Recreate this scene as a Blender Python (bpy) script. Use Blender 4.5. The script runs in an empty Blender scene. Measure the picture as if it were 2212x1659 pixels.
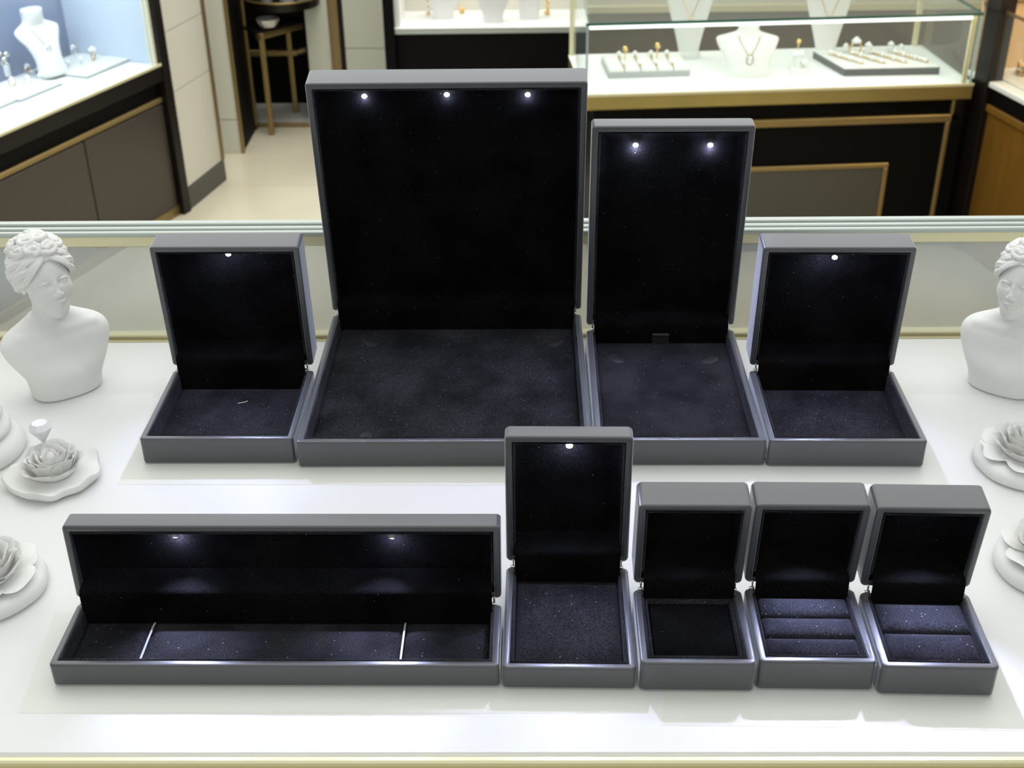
import bpy, math, random
import numpy as np
from mathutils import Matrix, Vector
random.seed(4)
SC = bpy.context.scene
COL = SC.collection
PI = math.pi

# ------------------------------------------------------------------ camera
FPX, PITCH, ROLL, CAMH = 2660.5, math.radians(30.128), math.radians(-.648), .4760
cp, sp = math.cos(PITCH), math.sin(PITCH)
FW = np.array([0, cp, -sp]); UP = np.array([0, sp, cp]); RT = np.array([1., 0, 0])
R2 = RT*math.cos(ROLL)+UP*math.sin(ROLL); U2 = UP*math.cos(ROLL)-RT*math.sin(ROLL)
CAM = np.array([0, 0, CAMH])

def ray(x, y): return FW+(x-1106)/FPX*R2-(y-829.5)/FPX*U2
def at(x, y, z):
    d = ray(x, y); return CAM+d*((z-CAMH)/d[2])
def onp(x, y, Q, n):
    d = ray(x, y); return CAM+d*(np.dot(Q-CAM, n)/np.dot(d, n))

cam = bpy.data.cameras.new('camera')
cam.sensor_width = 36; cam.lens = FPX/2212*36
cam.clip_start = .02; cam.clip_end = 60
cam.dof.use_dof = True; cam.dof.focus_distance = .79; cam.dof.aperture_fstop = 18
co = bpy.data.objects.new('camera', cam); COL.objects.link(co)
m = Matrix.Identity(4)
for i in range(3):
    m[i][0] = R2[i]; m[i][1] = U2[i]; m[i][2] = -FW[i]
m[2][3] = CAMH
co.matrix_world = m
SC.camera = co

# --------------------------------------------------------------- materials
def mat(name, col, rough=.5, metal=0, spec=.5, **kw):
    ma = bpy.data.materials.new(name); ma.use_nodes = True
    nt = ma.node_tree; b = nt.nodes['Principled BSDF']
    b.inputs['Base Color'].default_value = (*col, 1)
    b.inputs['Roughness'].default_value = rough
    b.inputs['Metallic'].default_value = metal
    b.inputs['Specular IOR Level'].default_value = spec
    for k, v in kw.items():
        b.inputs[k].default_value = v
    return ma

def N(nt, t, **kw):
    n = nt.nodes.new(t)
    for k, v in kw.items(): setattr(n, k, v)
    return n

def vary(ma, scale, amt, detail=3, bump=0, bscale=None, bdist=.0005):
    """noise variation of the base colour (a property of the material) and a fine bump"""
    nt = ma.node_tree; b = nt.nodes['Principled BSDF']
    tc = N(nt, 'ShaderNodeTexCoord')
    if amt:
        no = N(nt, 'ShaderNodeTexNoise'); no.inputs['Scale'].default_value = scale; no.inputs['Detail'].default_value = detail
        nt.links.new(tc.outputs['Object'], no.inputs['Vector'])
        c = list(b.inputs['Base Color'].default_value)
        mr = N(nt, 'ShaderNodeMapRange'); mr.inputs['To Min'].default_value = 1-amt; mr.inputs['To Max'].default_value = 1+amt
        nt.links.new(no.outputs['Fac'], mr.inputs['Value'])
        mx = N(nt, 'ShaderNodeVectorMath', operation='SCALE'); mx.inputs[0].default_value = c[:3]
        nt.links.new(mr.outputs[0], mx.inputs['Scale'])
        nt.links.new(mx.outputs[0], b.inputs['Base Color'])
    if bump:
        n2 = N(nt, 'ShaderNodeTexNoise'); n2.inputs['Scale'].default_value = bscale or scale; n2.inputs['Detail'].default_value = 4
        nt.links.new(tc.outputs['Object'], n2.inputs['Vector'])
        bp = N(nt, 'ShaderNodeBump'); bp.inputs['Strength'].default_value = bump; bp.inputs['Distance'].default_value = bdist
        nt.links.new(n2.outputs['Fac'], bp.inputs['Height'])
        nt.links.new(bp.outputs[0], b.inputs['Normal'])
    return ma

def velvet(name, base, speck, sheen=.12, density=.86):
    ma = mat(name, base, 1, 0, .03)
    nt = ma.node_tree; b = nt.nodes['Principled BSDF']
    b.inputs['Sheen Weight'].default_value = sheen; b.inputs['Sheen Roughness'].default_value = .45
    b.inputs['Sheen Tint'].default_value = (.75, .78, .95, 1)
    tc = N(nt, 'ShaderNodeTexCoord')
    no = N(nt, 'ShaderNodeTexNoise'); no.inputs['Scale'].default_value = 28; no.inputs['Detail'].default_value = 3
    fi = N(nt, 'ShaderNodeTexNoise'); fi.inputs['Scale'].default_value = 1400; fi.inputs['Detail'].default_value = 2
    vo = N(nt, 'ShaderNodeTexVoronoi'); vo.inputs['Scale'].default_value = 420
    for n in (no, fi, vo): nt.links.new(tc.outputs['Object'], n.inputs['Vector'])
    # nap: broad brushed patches times fine pile
    m1 = N(nt, 'ShaderNodeMapRange'); m1.inputs['From Min'].default_value = .35; m1.inputs['From Max'].default_value = .65
    m1.inputs['To Min'].default_value = .55; m1.inputs['To Max'].default_value = 1.5
    nt.links.new(no.outputs['Fac'], m1.inputs['Value'])
    m2 = N(nt, 'ShaderNodeMapRange'); m2.inputs['From Min'].default_value = .35; m2.inputs['From Max'].default_value = .65
    m2.inputs['To Min'].default_value = .45; m2.inputs['To Max'].default_value = 1.6
    nt.links.new(fi.outputs['Fac'], m2.inputs['Value'])
    mu = N(nt, 'ShaderNodeMath', operation='MULTIPLY'); nt.links.new(m1.outputs[0], mu.inputs[0]); nt.links.new(m2.outputs[0], mu.inputs[1])
    sc = N(nt, 'ShaderNodeVectorMath', operation='SCALE'); sc.inputs[0].default_value = base
    nt.links.new(mu.outputs[0], sc.inputs['Scale'])
    # lint: few tiny pale flecks
    lt = N(nt, 'ShaderNodeMath', operation='LESS_THAN'); lt.inputs[1].default_value = .13
    nt.links.new(vo.outputs['Distance'], lt.inputs[0])
    sx = N(nt, 'ShaderNodeSeparateColor'); nt.links.new(vo.outputs['Color'], sx.inputs[0])
    gt = N(nt, 'ShaderNodeMath', operation='GREATER_THAN'); gt.inputs[1].default_value = density
    nt.links.new(sx.outputs[0], gt.inputs[0])
    an = N(nt, 'ShaderNodeMath', operation='MULTIPLY'); nt.links.new(lt.outputs[0], an.inputs[0]); nt.links.new(gt.outputs[0], an.inputs[1])
    mx = N(nt, 'ShaderNodeMix', data_type='RGBA')
    nt.links.new(an.outputs[0], mx.inputs['Factor']); nt.links.new(sc.outputs[0], mx.inputs['A']); mx.inputs['B'].default_value = (*speck, 1)
    nt.links.new(mx.outputs['Result'], b.inputs['Base Color'])
    bp = N(nt, 'ShaderNodeBump'); bp.inputs['Strength'].default_value = .5; bp.inputs['Distance'].default_value = .0004
    nt.links.new(fi.outputs['Fac'], bp.inputs['Height']); nt.links.new(bp.outputs[0], b.inputs['Normal'])
    return ma

def emit(name, col, strength):
    ma = mat(name, (.8, .8, .8)); b = ma.node_tree.nodes['Principled BSDF']
    b.inputs['Emission Color'].default_value = (*col, 1); b.inputs['Emission Strength'].default_value = strength
    return ma

def glass(name, tint, refl_veil, refl_veil_col, refl=.6):
    """thin pane: mostly see-through, a clear reflection plus reflected light painted as a pale haze"""
    ma = bpy.data.materials.new(name); ma.use_nodes = True
    nt = ma.node_tree; nt.nodes.clear()
    out = N(nt, 'ShaderNodeOutputMaterial')
    tr = N(nt, 'ShaderNodeBsdfTransparent'); tr.inputs[0].default_value = (*tint, 1)
    gl = N(nt, 'ShaderNodeBsdfGlossy'); gl.inputs['Roughness'].default_value = .02
    di = N(nt, 'ShaderNodeBsdfDiffuse'); di.inputs[0].default_value = (*refl_veil_col, 1)
    fr = N(nt, 'ShaderNodeFresnel'); fr.inputs['IOR'].default_value = 1.45
    ge = N(nt, 'ShaderNodeNewGeometry')
    inv = N(nt, 'ShaderNodeMath', operation='SUBTRACT'); inv.inputs[0].default_value = 1; nt.links.new(ge.outputs['Backfacing'], inv.inputs[1])
    fm = N(nt, 'ShaderNodeMath', operation='MULTIPLY'); nt.links.new(fr.outputs[0], fm.inputs[0]); nt.links.new(inv.outputs[0], fm.inputs[1])
    f2 = N(nt, 'ShaderNodeMath', operation='MULTIPLY'); nt.links.new(fm.outputs[0], f2.inputs[0]); f2.inputs[1].default_value = refl
    mx = N(nt, 'ShaderNodeMixShader'); nt.links.new(f2.outputs[0], mx.inputs[0]); nt.links.new(tr.outputs[0], mx.inputs[1]); nt.links.new(gl.outputs[0], mx.inputs[2])
    m2 = N(nt, 'ShaderNodeMixShader'); m2.inputs[0].default_value = refl_veil
    nt.links.new(mx.outputs[0], m2.inputs[1]); nt.links.new(di.outputs[0], m2.inputs[2])
    nt.links.new(m2.outputs[0], out.inputs['Surface'])
    return ma

M = {}
M['grey'] = vary(mat('grey_soft_touch', (.051, .055, .061), .36, 0, 1.0, **{'Sheen Weight': .9, 'Sheen Roughness': .35, 'Sheen Tint': (.9, .95, 1, 1)}), 40, .05, 3, .05, 900, .0002)
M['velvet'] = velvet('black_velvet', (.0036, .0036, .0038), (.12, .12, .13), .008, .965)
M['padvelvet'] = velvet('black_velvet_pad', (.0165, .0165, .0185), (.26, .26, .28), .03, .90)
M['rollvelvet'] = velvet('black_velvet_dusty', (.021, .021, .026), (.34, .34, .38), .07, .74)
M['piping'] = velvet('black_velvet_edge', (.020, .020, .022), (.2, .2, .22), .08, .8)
M['tab'] = mat('black_ribbon', (.016, .016, .018), .55, 0, .4)
M['led'] = emit('led_on', (.86, .9, 1), 60)
M['led_dim'] = mat('led_warm_white', (.30, .27, .245), .5)
M['silver'] = mat('polished_steel', (.8, .8, .8), .2, 1)
M['cord'] = mat('silver_cord', (.62, .64, .70), .4, .3)
M['table'] = vary(mat('white_laminate', (.77, .78, .755), .42, 0, .28), 3, .015, 3)
M['sheet'] = mat('cream_sheet', (.745, .755, .705), .5, 0, .25)
M['gold'] = vary(mat('champagne_metal', (.50, .405, .15), .34, .9), 6, .15)
M['palegold'] = mat('pale_gold_trim', (.82, .77, .50), .40, .2)
M['brass'] = vary(mat('brushed_brass', (.36, .265, .11), .42, .8), 10, .12)
M['brownbrass'] = mat('bronze_strip', (.30, .22, .11), .4, .7)
M['alu'] = mat('greenish_aluminium', (.52, .57, .53), .40, .4)
M['plaster'] = vary(mat('white_plaster', (.82, .82, .795), .65, 0, .3), 60, .02, 3, .08, 500, .0003)
M['gem'] = mat('frosted_white', (.80, .81, .82), .25, 0, .5)
M['glass'] = glass('clear_glass', (.96, .985, .97), .04, (.8, .85, .82))
M['screen'] = glass('reflection_veil_glass', (.93, .95, .94), .42, (.84, .87, .86))  # pale diffuse part stands in for room reflections on the pane
M['glassedge'] = mat('green_glass_edge', (.03, .12, .09), .15, 0, .5)
M['paleglass'] = mat('pale_glass_edge', (.42, .58, .58), .2, 0, .5)
M['dark'] = vary(mat('dark_brown_lacquer', (.010, .007, .006), .35, 0, .3), 6, .2)
M['door'] = vary(mat('taupe_lacquer_door', (.055, .043, .034), .34, 0, .5), 3, .15)
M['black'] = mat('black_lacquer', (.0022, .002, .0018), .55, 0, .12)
M['cream'] = vary(mat('cream_panel', (.74, .72, .625), .35, 0, .4), 2, .03)
M['creamgreen'] = mat('pale_cream_wall', (.74, .75, .64), .5, 0, .3)
M['floor'] = None
M['deck'] = mat('white_display_deck', (.86, .87, .86), .4, 0, .4)
M['padwhite'] = mat('white_leatherette', (.78, .78, .755), .5, 0, .35)
M['padside'] = mat('grey_pad_side', (.42, .43, .43), .5)
M['traydark'] = mat('slate_tray_side', (.085, .09, .095), .45)
M['bluepanel'] = mat('blue_grey_panel', (.23, .27, .39), .6)
M['bluewhite'] = mat('pale_blue_panel', (.58, .66, .76), .6)
M['taupe'] = mat('taupe_panel', (.22, .195, .165), .5)
M['greypanel'] = mat('warm_grey_panel', (.088, .084, .070), .5)
M['wood'] = None
M['peach'] = mat('peach_panel', (.76, .54, .31), .6)
M['jewelgold'] = mat('yellow_gold', (.85, .60, .24), .22, 1)
M['jewelsilver'] = mat('white_gold', (.82, .80, .74), .18, 1)
M['pearl'] = mat('bright_stones', (.86, .87, .88), .12, .35, .8)
M['strip'] = emit('light_bar', (.95, 1, .97), 1.6)

def floor_mat():
    ma = mat('polished_beige_tile', (.55, .48, .36), .16, 0, .5)
    nt = ma.node_tree; b = nt.nodes['Principled BSDF']
    tc = N(nt, 'ShaderNodeTexCoord')
    br = N(nt, 'ShaderNodeTexBrick'); br.offset = 0
    br.inputs['Scale'].default_value = 1; br.inputs['Brick Width'].default_value = .6; br.inputs['Row Height'].default_value = .6
    br.inputs['Mortar Size'].default_value = .003; br.inputs['Color1'].default_value = (.66, .605, .46, 1); br.inputs['Color2'].default_value = (.62, .565, .425, 1)
    br.inputs['Mortar'].default_value = (.56, .50, .37, 1)
    nt.links.new(tc.outputs['Object'], br.inputs['Vector'])
    no = N(nt, 'ShaderNodeTexNoise'); no.inputs['Scale'].default_value = 3; no.inputs['Detail'].default_value = 6; no.inputs['Distortion'].default_value = 1.2
    nt.links.new(tc.outputs['Object'], no.inputs['Vector'])
    mr = N(nt, 'ShaderNodeMapRange'); mr.inputs['To Min'].default_value = .9; mr.inputs['To Max'].default_value = 1.1
    nt.links.new(no.outputs['Fac'], mr.inputs['Value'])
    s = N(nt, 'ShaderNodeVectorMath', operation='SCALE'); nt.links.new(br.outputs['Color'], s.inputs[0]); nt.links.new(mr.outputs[0], s.inputs['Scale'])
    nt.links.new(s.outputs[0], b.inputs['Base Color'])
    return ma
M['floor'] = floor_mat()

def wood_mat():
    ma = mat('amber_wood', (.33, .17, .025), .4, 0, .4)
    nt = ma.node_tree; b = nt.nodes['Principled BSDF']
    tc = N(nt, 'ShaderNodeTexCoord'); mp = N(nt, 'ShaderNodeMapping'); mp.inputs['Scale'].default_value = (9, 9, .7)
    no = N(nt, 'ShaderNodeTexNoise'); no.inputs['Scale'].default_value = 3; no.inputs['Detail'].default_value = 5
    nt.links.new(tc.outputs['Object'], mp.inputs[0]); nt.links.new(mp.outputs[0], no.inputs['Vector'])
    cr = N(nt, 'ShaderNodeValToRGB')
    cr.color_ramp.elements[0].position = .3; cr.color_ramp.elements[0].color = (.185, .085, .010, 1)
    cr.color_ramp.elements[1].position = .7; cr.color_ramp.elements[1].color = (.235, .115, .015, 1)
    nt.links.new(no.outputs['Fac'], cr.inputs[0]); nt.links.new(cr.outputs[0], b.inputs['Base Color'])
    return ma
M['wood'] = wood_mat()

# ------------------------------------------------------------ mesh helpers
FLAT = {'base', 'lid', 'pad', 'countertop', 'top_rail', 'cap_strip', 'gold_band', 'end_post', 'top_band', 'door', 'brass_strip', 'wood_rail', 'corner_post', 'deck', 'leg', 'stretcher', 'brass_rail', 'panel_frame', 'edge_trim', 'bottom_rail', 'pad_top'}
class MB:
    def __init__(s): s.V = []; s.F = []
    def add(s, V, F, T=None):
        o = len(s.V)
        for v in V:
            v = Vector(v); s.V.append(tuple(T @ v) if T is not None else tuple(v))
        s.F += [tuple(i+o for i in f) for f in F]
        return s
    def loft(s, loops, cap0=True, cap1=True, T=None, closed=True):
        n = len(loops[0]); V = [p for l in loops for p in l]; F = []
        for k in range(len(loops)-1):
            for i in range(n if closed else n-1):
                j = (i+1) % n
                F.append((k*n+i, k*n+j, (k+1)*n+j, (k+1)*n+i))
        if cap0: F.append(tuple(reversed(range(n))))
        if cap1: F.append(tuple((len(loops)-1)*n+i for i in range(n)))
        return s.add(V, F, T)
    def rect(s, w, d, prof, r=.002, n=4, c=(0, 0), cap0=True, cap1=True, T=None):
        """stack of rounded rectangles: prof = (inset, z)"""
        loops = []
        for ins, z in prof:
            hx, hy = w/2-ins, d/2-ins; rr = min(max(r-ins, .0002), hx*.98, hy*.98); L = []
            for q, (sx, sy) in enumerate(((1, 1), (-1, 1), (-1, -1), (1, -1))):
                for k in range(n+1):
                    a = (q+k/n)*PI/2
                    L.append((c[0]+sx*(hx-rr)+rr*math.cos(a), c[1]+sy*(hy-rr)+rr*math.sin(a), z))
            loops.append(L)
        return s.loft(loops, cap0, cap1, T)
    def box(s, x0, x1, y0, y1, z0, z1, b=.002, T=None):
        b = min(b, (x1-x0)*.4, (y1-y0)*.4, (z1-z0)*.4)
        return s.rect(x1-x0, y1-y0, [(b, z0), (0, z0+b), (0, z1-b), (b, z1)], b, 2, ((x0+x1)/2, (y0+y1)/2), T=T)
    def tube(s, pts, r, n=8, T=None, closed=False):
        P = [Vector(p) for p in pts]; m_ = len(P)
        R = r if isinstance(r, (list, tuple)) else [r]*m_
        loops = []; up = Vector((0, 0, 1)); prev = None
        for i in range(m_):
            a = P[i-1] if (i or closed) else P[i]; b = P[(i+1) % m_] if (i < m_-1 or closed) else P[i]
            t = (b-a).normalized()
            if prev is None:
                x = t.cross(up)
                if x.length < 1e-3: x = t.cross(Vector((0, 1, 0)))
            else: x = prev-t*prev.dot(t)
            x.normalize(); y = t.cross(x); prev = x
            loops.append([tuple(P[i]+(x*math.cos(2*PI*k/n)+y*math.sin(2*PI*k/n))*R[i]) for k in range(n)])
        if closed: loops.append(loops[0]); return s.loft(loops, False, False, T)
        return s.loft(loops, True, True, T)
    def lathe(s, prof, n=24, c=(0, 0, 0), T=None):
        loops = [[(c[0]+r*math.cos(2*PI*k/n), c[1]+r*math.sin(2*PI*k/n), c[2]+z) for k in range(n)] for r, z in prof]
        return s.loft(loops, True, True, T)
    def ell(s, c, r, n=14, k=9, T=None):
        if not isinstance(r, (tuple, list)): r = (r, r, r)
        loops = []
        for j in range(k+1):
            a = -PI/2+PI*(j+.02)/(k+.04)
            loops.append([(c[0]+r[0]*math.cos(a)*math.cos(2*PI*i/n), c[1]+r[1]*math.cos(a)*math.sin(2*PI*i/n), c[2]+r[2]*math.sin(a)) for i in range(n)])
        return s.loft(loops, True, True, T)
    def build(s, name, ma, parent=None, angle=40):
        me = bpy.data.meshes.new(name); me.from_pydata(s.V, [], s.F); me.update()
        for p in me.polygons: p.use_smooth = True
        me.set_sharp_from_angle(angle=math.radians(angle))
        me.materials.append(ma)
        o = bpy.data.objects.new(name, me); COL.objects.link(o)
        if parent is not None: o.parent = parent
        if name in FLAT:
            wn = o.modifiers.new('flat_faces', 'WEIGHTED_NORMAL'); wn.keep_sharp = True; wn.weight = 80
        return o

def tag(o, label=None, cat=None, group=None, kind=None):
    if label: o['label'] = label
    if cat: o['category'] = cat
    if group: o['group'] = group
    if kind: o['kind'] = kind
    return o
def thing(name, label, cat, loc=(0, 0, 0), rz=0, group=None):
    o = bpy.data.objects.new(name, None); COL.objects.link(o)
    o.empty_display_size = .02
    o.location = loc; o.rotation_euler = (0, 0, rz)
    return tag(o, label, cat, group)
def dup(root, loc, rz, label, group=None):
    r = root.copy(); COL.objects.link(r); r.location = loc; r.rotation_euler = (0, 0, rz)
    tag(r, label, None, group)
    for ch in list(root.children):
        c = ch.copy(); COL.objects.link(c); c.parent = r
        for g in list(ch.children):
            e = g.copy(); COL.objects.link(e); e.parent = c
    return r
def light(name, kind, loc, power, col=(1, 1, 1), size=.01, size_y=None, rot=(0, 0, 0), parent=None, spread=None):
    l = bpy.data.lights.new(name, kind); l.energy = power; l.color = col
    if kind == 'AREA':
        l.shape = 'RECTANGLE' if size_y else 'SQUARE'; l.size = size
        if size_y: l.size_y = size_y
        if spread: l.spread = spread
    else: l.shadow_soft_size = size
    o = bpy.data.objects.new(name, l); COL.objects.link(o); o.location = loc; o.rotation_euler = rot
    if parent is not None: o.parent = parent
    return o

# ==================================================================== table
FZ = -1.124
cA = math.radians(-.8)
ctr = thing('display_counter', 'white topped shop counter with thin gold edge, carrying the open jewellery boxes', 'counter', (0, .66, FZ), cA)
t = MB(); t.box(-.95, .95, -.214, .232, -.012-FZ, -FZ, .0015); t.build('countertop', M['table'], ctr)
t = MB(); t.box(-.95, .95, -.2185, -.2142, -.0065-FZ, -.0005-FZ, .001); t.box(-.95, .95, -.2230, -.2188, -.013-FZ, -.004-FZ, .001)
t.box(-.95, .95, -.2215, -.2142, -.040-FZ, -.0135-FZ, .001); t.build('edge_trim', M['palegold'], ctr)
t = MB(); t.box(-.94, .94, -.19, .21, .08, -.013-FZ, .003); t.build('cabinet', M['dark'], ctr)
t = MB(); t.box(-.92, .92, -.15, .18, 0, .08, .003); t.build('plinth', M['black'], ctr)

def sheet(name, pts, z0, th, label):
    b = MB(); b.loft([[(x, y, z0) for x, y in pts], [(x, y, z0+th) for x, y in pts]])
    return tag(b.build(name, M['sheet']), label, 'sheet', 'thin sheets under the boxes')
def P2(x, y): q = at(x, y, 0); return (q[0], q[1])
sheet('cream_layer', [P2(252, 1047), P2(1150, 1049), (.055, .80), (-.27, .80)], 0, .00012, 'thin cream sheet lying under the left half of the back row of boxes')
sheet('cream_layer', [P2(40, 1541), P2(1398, 1541), (.098, .56), (-.27, .56)], 0, .00012, 'cream layer painting the counter reflection of the long box, front edge just before it')  # cream tone stands in for the counter's reflection of the boxes
sheet('cream_layer', [P2(1426, 1567), P2(1640, 1569), P2(2225, 1579), P2(2160, 1432), (.25, .57), (.101, .57)], 0, .00012, 'cream layer painting the counter reflection of the three small ring boxes at right')  # painted reflection, ending where the ring boxes stop blocking the overhead light

# ---------------------------------------------------------- glass screen
gs = thing('glass_screen', 'low clear glass screen between gold rails along the rear edge of the white counter', 'glass screen', (0, .9330, -.0225), cA)
t = MB()
t.box(-.95, .95, -.004, .006, .0002, .0032, .001); t.box(-.95, .95, -.001, .009, .0034, .0072, .001); t.build('bottom_rail', M['palegold'], gs)
for xx in (-.8, -.3, .3, .8):
    t = MB(); t.box(xx-.012, xx+.012, -.034, .0, -.006, -.0005, .001); t.build('bracket', M['gold'], gs)
t = MB(); t.box(-.95, .95, .003, .006, .007, .092, .0004); t.build('pane', M['screen'], gs)
t = MB(); t.box(-.95, .95, -.001, .010, .0895, .0995, .001); t.build('top_rail', M['palegold'], gs)
t = MB()
for k, (y0, y1, z1) in enumerate(((-.002, .003, .1025), (.0045, .010, .1035), (.0115, .019, .1050))): t.box(-.95, .95, y0, y1, .0995, z1, .0008)
t.box(-.95, .95, -.002, .019, .0985, .1005, .0006)
t.build('cap_strip', M['alu'], gs)

# ================================================================ the boxes
GAP = .004
def jewel_box(label, x, y, yaw, w, d, hb, hl, dl, th, t=.004, pad_z=.009, flap_z=.034, panel=.014, leds=(), led_d=.004,
              led_kind='round', power=.05, spot=.5, pad='flat', r=.0025, tabs=(), lean_pad=False):
    yaw = math.radians(yaw); th = math.radians(th); w -= .0008
    root = thing('jewellery_box', label, 'jewellery box', (x, y, .0004), yaw, 'open grey jewellery boxes')
    # base tray
    b = MB(); b.rect(w, d, [(.0022, 0), (.0008, .0003), (0, .0014), (0, hb-.0013), (.0004, hb-.0003), (.0013, hb), (t-.0005, hb), (t, hb-.0006), (t, .0025)], r, 5, (0, d/2))
    b.build('base', M['grey'], root, 50)
    b = MB(); b.rect(w, d, [(t, .0028), (t, hb-.0012), (t+.0004, hb-.0003), (t+.0010, hb+.0001), (t+.0017, hb-.0003), (t+.002, hb-.0012), (t+.0022, pad_z-.003)], .001, 3, (0, d/2), cap0=False, cap1=True)
    b.build('base_lining', M['piping'], root, 60)
    i = t+.0024; pw, pd = w-2*i, d-2*i; pc = d/2
    if pad in ('flat', 'bracelet'):
        if pad == 'flat':
            b = MB(); b.rect(pw, pd, [(0, .0029), (0, pad_z-.0014), (.0005, pad_z-.0004), (.0016, pad_z), (.006, pad_z+.0003)], .001, 3, (0, pc))
            po = b.build('pad', M['padvelvet'], root, 60)
        else:                                         # long pad in three puffed lengths
            b = MB()
            for xa, xb in ((-pw/2, -.0770), (-.0755, .0660), (.0675, pw/2)):
                b.rect(xb-xa, pd, [(0, .0029), (0, pad_z-.0026), (.0008, pad_z-.001), (.0028, pad_z), (.008, pad_z+.0004)], .001, 3, ((xa+xb)/2, pc))
            po = b.build('pad', M['padvelvet'], root, 60)
            for xx in (-.0762, .0668):
                c = MB(); c.tube([(xx, i+.0003, pad_z-.004), (xx, i+.001, pad_z-.0005), (xx, i+.004, pad_z+.0003), (xx, pc, pad_z+.0004), (xx, d-i-.004, pad_z+.0003), (xx, d-i-.001, pad_z-.0005)], .0006, 6)
                tag(c.build('elastic_cord', M['cord'], root), 'thin silver cord across the pad')
    elif pad == 'sunken':
        b = MB(); b.rect(pw, pd, [(0, .0029), (0, hb-.0016), (.0005, hb-.0011), (.0012, hb-.0016), (.0014, pad_z-.002), (.002, pad_z-.002)], .001, 3, (0, pc), cap1=True)
        b.build('pad_border', M['piping'], root, 60)
        b = MB(); b.rect(pw-.0030, pd-.0030, [(0, pad_z-.002), (.0005, pad_z-.0004), (.0016, pad_z), (.006, pad_z+.0003)], .001, 3, (0, pc))
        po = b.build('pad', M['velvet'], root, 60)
    else:                                             # ring slots between rolls
        n = int(pad)
        y0 = i; L = pd-.0015
        for k in range(n):
            ya, yb = y0+L*k/n+.0002, y0+L*(k+1)/n-.0002
            hh = pad_z+.0012*k
            b = MB(); b.rect(pw, yb-ya, [(0, .0029), (0, hh-.005), (.0003, hh-.0028), (.0014, hh-.001), (.0034, hh-.0001), (.006, hh+.0003)], .001, 3, (0, (ya+yb)/2))
            b.build('ring_roll', M['rollvelvet'], root, 60)
        po = None
    for (tx, ty, a) in tabs:                          # little rounded ribbon tabs let into the pad
        Tm = Matrix.Translation((tx, ty, pad_z+.0003)) @ Matrix.Rotation(a, 4, 'Z')
        b = MB(); b.rect(.0085, .015, [(0, 0), (0, .0003), (.0003, .0005)], .004, 6, T=Tm)
        tag(b.build('ribbon_tab', M['tab'], root), 'small rounded black ribbon tab')
    # hinge cover: velvet bridging tray and lid
    fw = w-2*(t+.0012); yb = d-t-.0030
    prof = [(yb, pad_z-.001), (yb, hb*.6+flap_z*.4), (yb+.0002, flap_z-.0022), (yb+.0012, flap_z-.0006), (yb+.003, flap_z), (d+panel-.003, flap_z+.0018), (d+panel+.0008, flap_z+.004)]
    tk = .0012; inner = [(p+tk, z-(tk if p > yb+.002 else .0003)) for p, z in prof]
    ring = prof+inner[::-1]
    b = MB(); b.loft([[(xx, p, z) for p, z in ring] for xx in (-fw/2, -fw/2+.0002, fw/2-.0002, fw/2)])
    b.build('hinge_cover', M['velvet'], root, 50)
    # lid, modelled opening up and then stood on its hinge edge
    u = Vector((0, -math.sin(th), math.cos(th))); nn = Vector((0, math.cos(th), math.sin(th)))
    T = Matrix.Identity(4)
    for k in range(3):
        T[k][0] = (1, 0, 0)[k]; T[k][1] = u[k]; T[k][2] = -nn[k]; T[k][3] = (0, d, hb+GAP)[k]
    b = MB(); b.rect(w, dl, [(.0022, -hl), (.0008, -hl+.0003), (0, -hl+.0014), (0, -.0013), (.0004, -.0003), (.0013, 0), (t-.0005, 0), (t, -.0006), (t, -hl+.0025)], r, 5, (0, dl/2), T=T)
    lid = b.build('lid', M['grey'], root, 50)
    b = MB(); b.rect(w, dl, [(t, -hl+.003), (t, -.0014), (t+.0004, -.0006), (t+.001, -.0004), (t+.0016, -.0010), (t+.0019, -.002), (t+.0022, -panel+.001), (t+.0028, -panel), (t+.008, -panel+.0002)], .001, 3, (0, dl/2), cap0=False, T=T)
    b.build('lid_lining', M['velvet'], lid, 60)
    b = MB()
    q = t+.0010; L = [(-w/2+q, q+.004, -.0006), (-w/2+q, dl-q, -.0006), (w/2-q, dl-q, -.0006), (w/2-q, q+.004, -.0006)]
    b.tube(L, .0007, 6, T=T); b.build('lid_piping', M['piping'], lid)
    Rz = Matrix.Translation((x, y, .0004)) @ Matrix.Rotation(yaw, 4, 'Z') @ T
    inv = Rz.inverted()
    for (px, py) in leds:
        Q = np.array(Rz @ Vector((0, 0, -led_d))); nrm = np.array((Rz.to_3x3() @ Vector((0, 0, 1))))
        if led_kind == 'hidden':
            lx, ly = px, dl-t-.0028; lz = -led_d
        else:
            p = inv @ Vector(onp(px, py, Q, nrm)); lx, ly, lz = p.x, min(p.y, dl-t-.0012), -led_d
        b = MB()
        if led_kind == 'round': b.ell((lx, ly, lz), (.0019, .0016, .0012), 12, 8, T=T)
        elif led_kind == 'hidden': b.ell((lx, ly, lz), (.0022, .0012, .0012), 12, 8, T=T)
        else: b.box(lx-.0017, lx+.0017, ly-.0016, ly+.0016, lz-.001, lz+.0014, .0007, T=T)
        b.build('led', M['led'] if led_kind != 'plain' else M['led_dim'], lid)
        lp = Rz @ Vector((lx, ly-(.0032 if led_kind != 'plain' else .0055), lz+.0012*(1 if led_kind != 'plain' else -.5)))
        light('led_glow', 'POINT', lp, power*1.5, (.60, .62, 1), .0012)
        # the bulb's beam, thrown down onto the pad
        tgt = Matrix.Translation((x, y, .0004)) @ Matrix.Rotation(yaw, 4, 'Z') @ Vector((lx*.85, d*.30, pad_z))
        sl = light('led_beam', 'SPOT', lp, spot/len(leds), (.60, .64, 1), .0012)
        sl.data.spot_size = math.radians(82); sl.data.spot_blend = 1
        sl.rotation_euler = (tgt-lp).to_track_quat('-Z', 'Y').to_euler()
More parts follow.
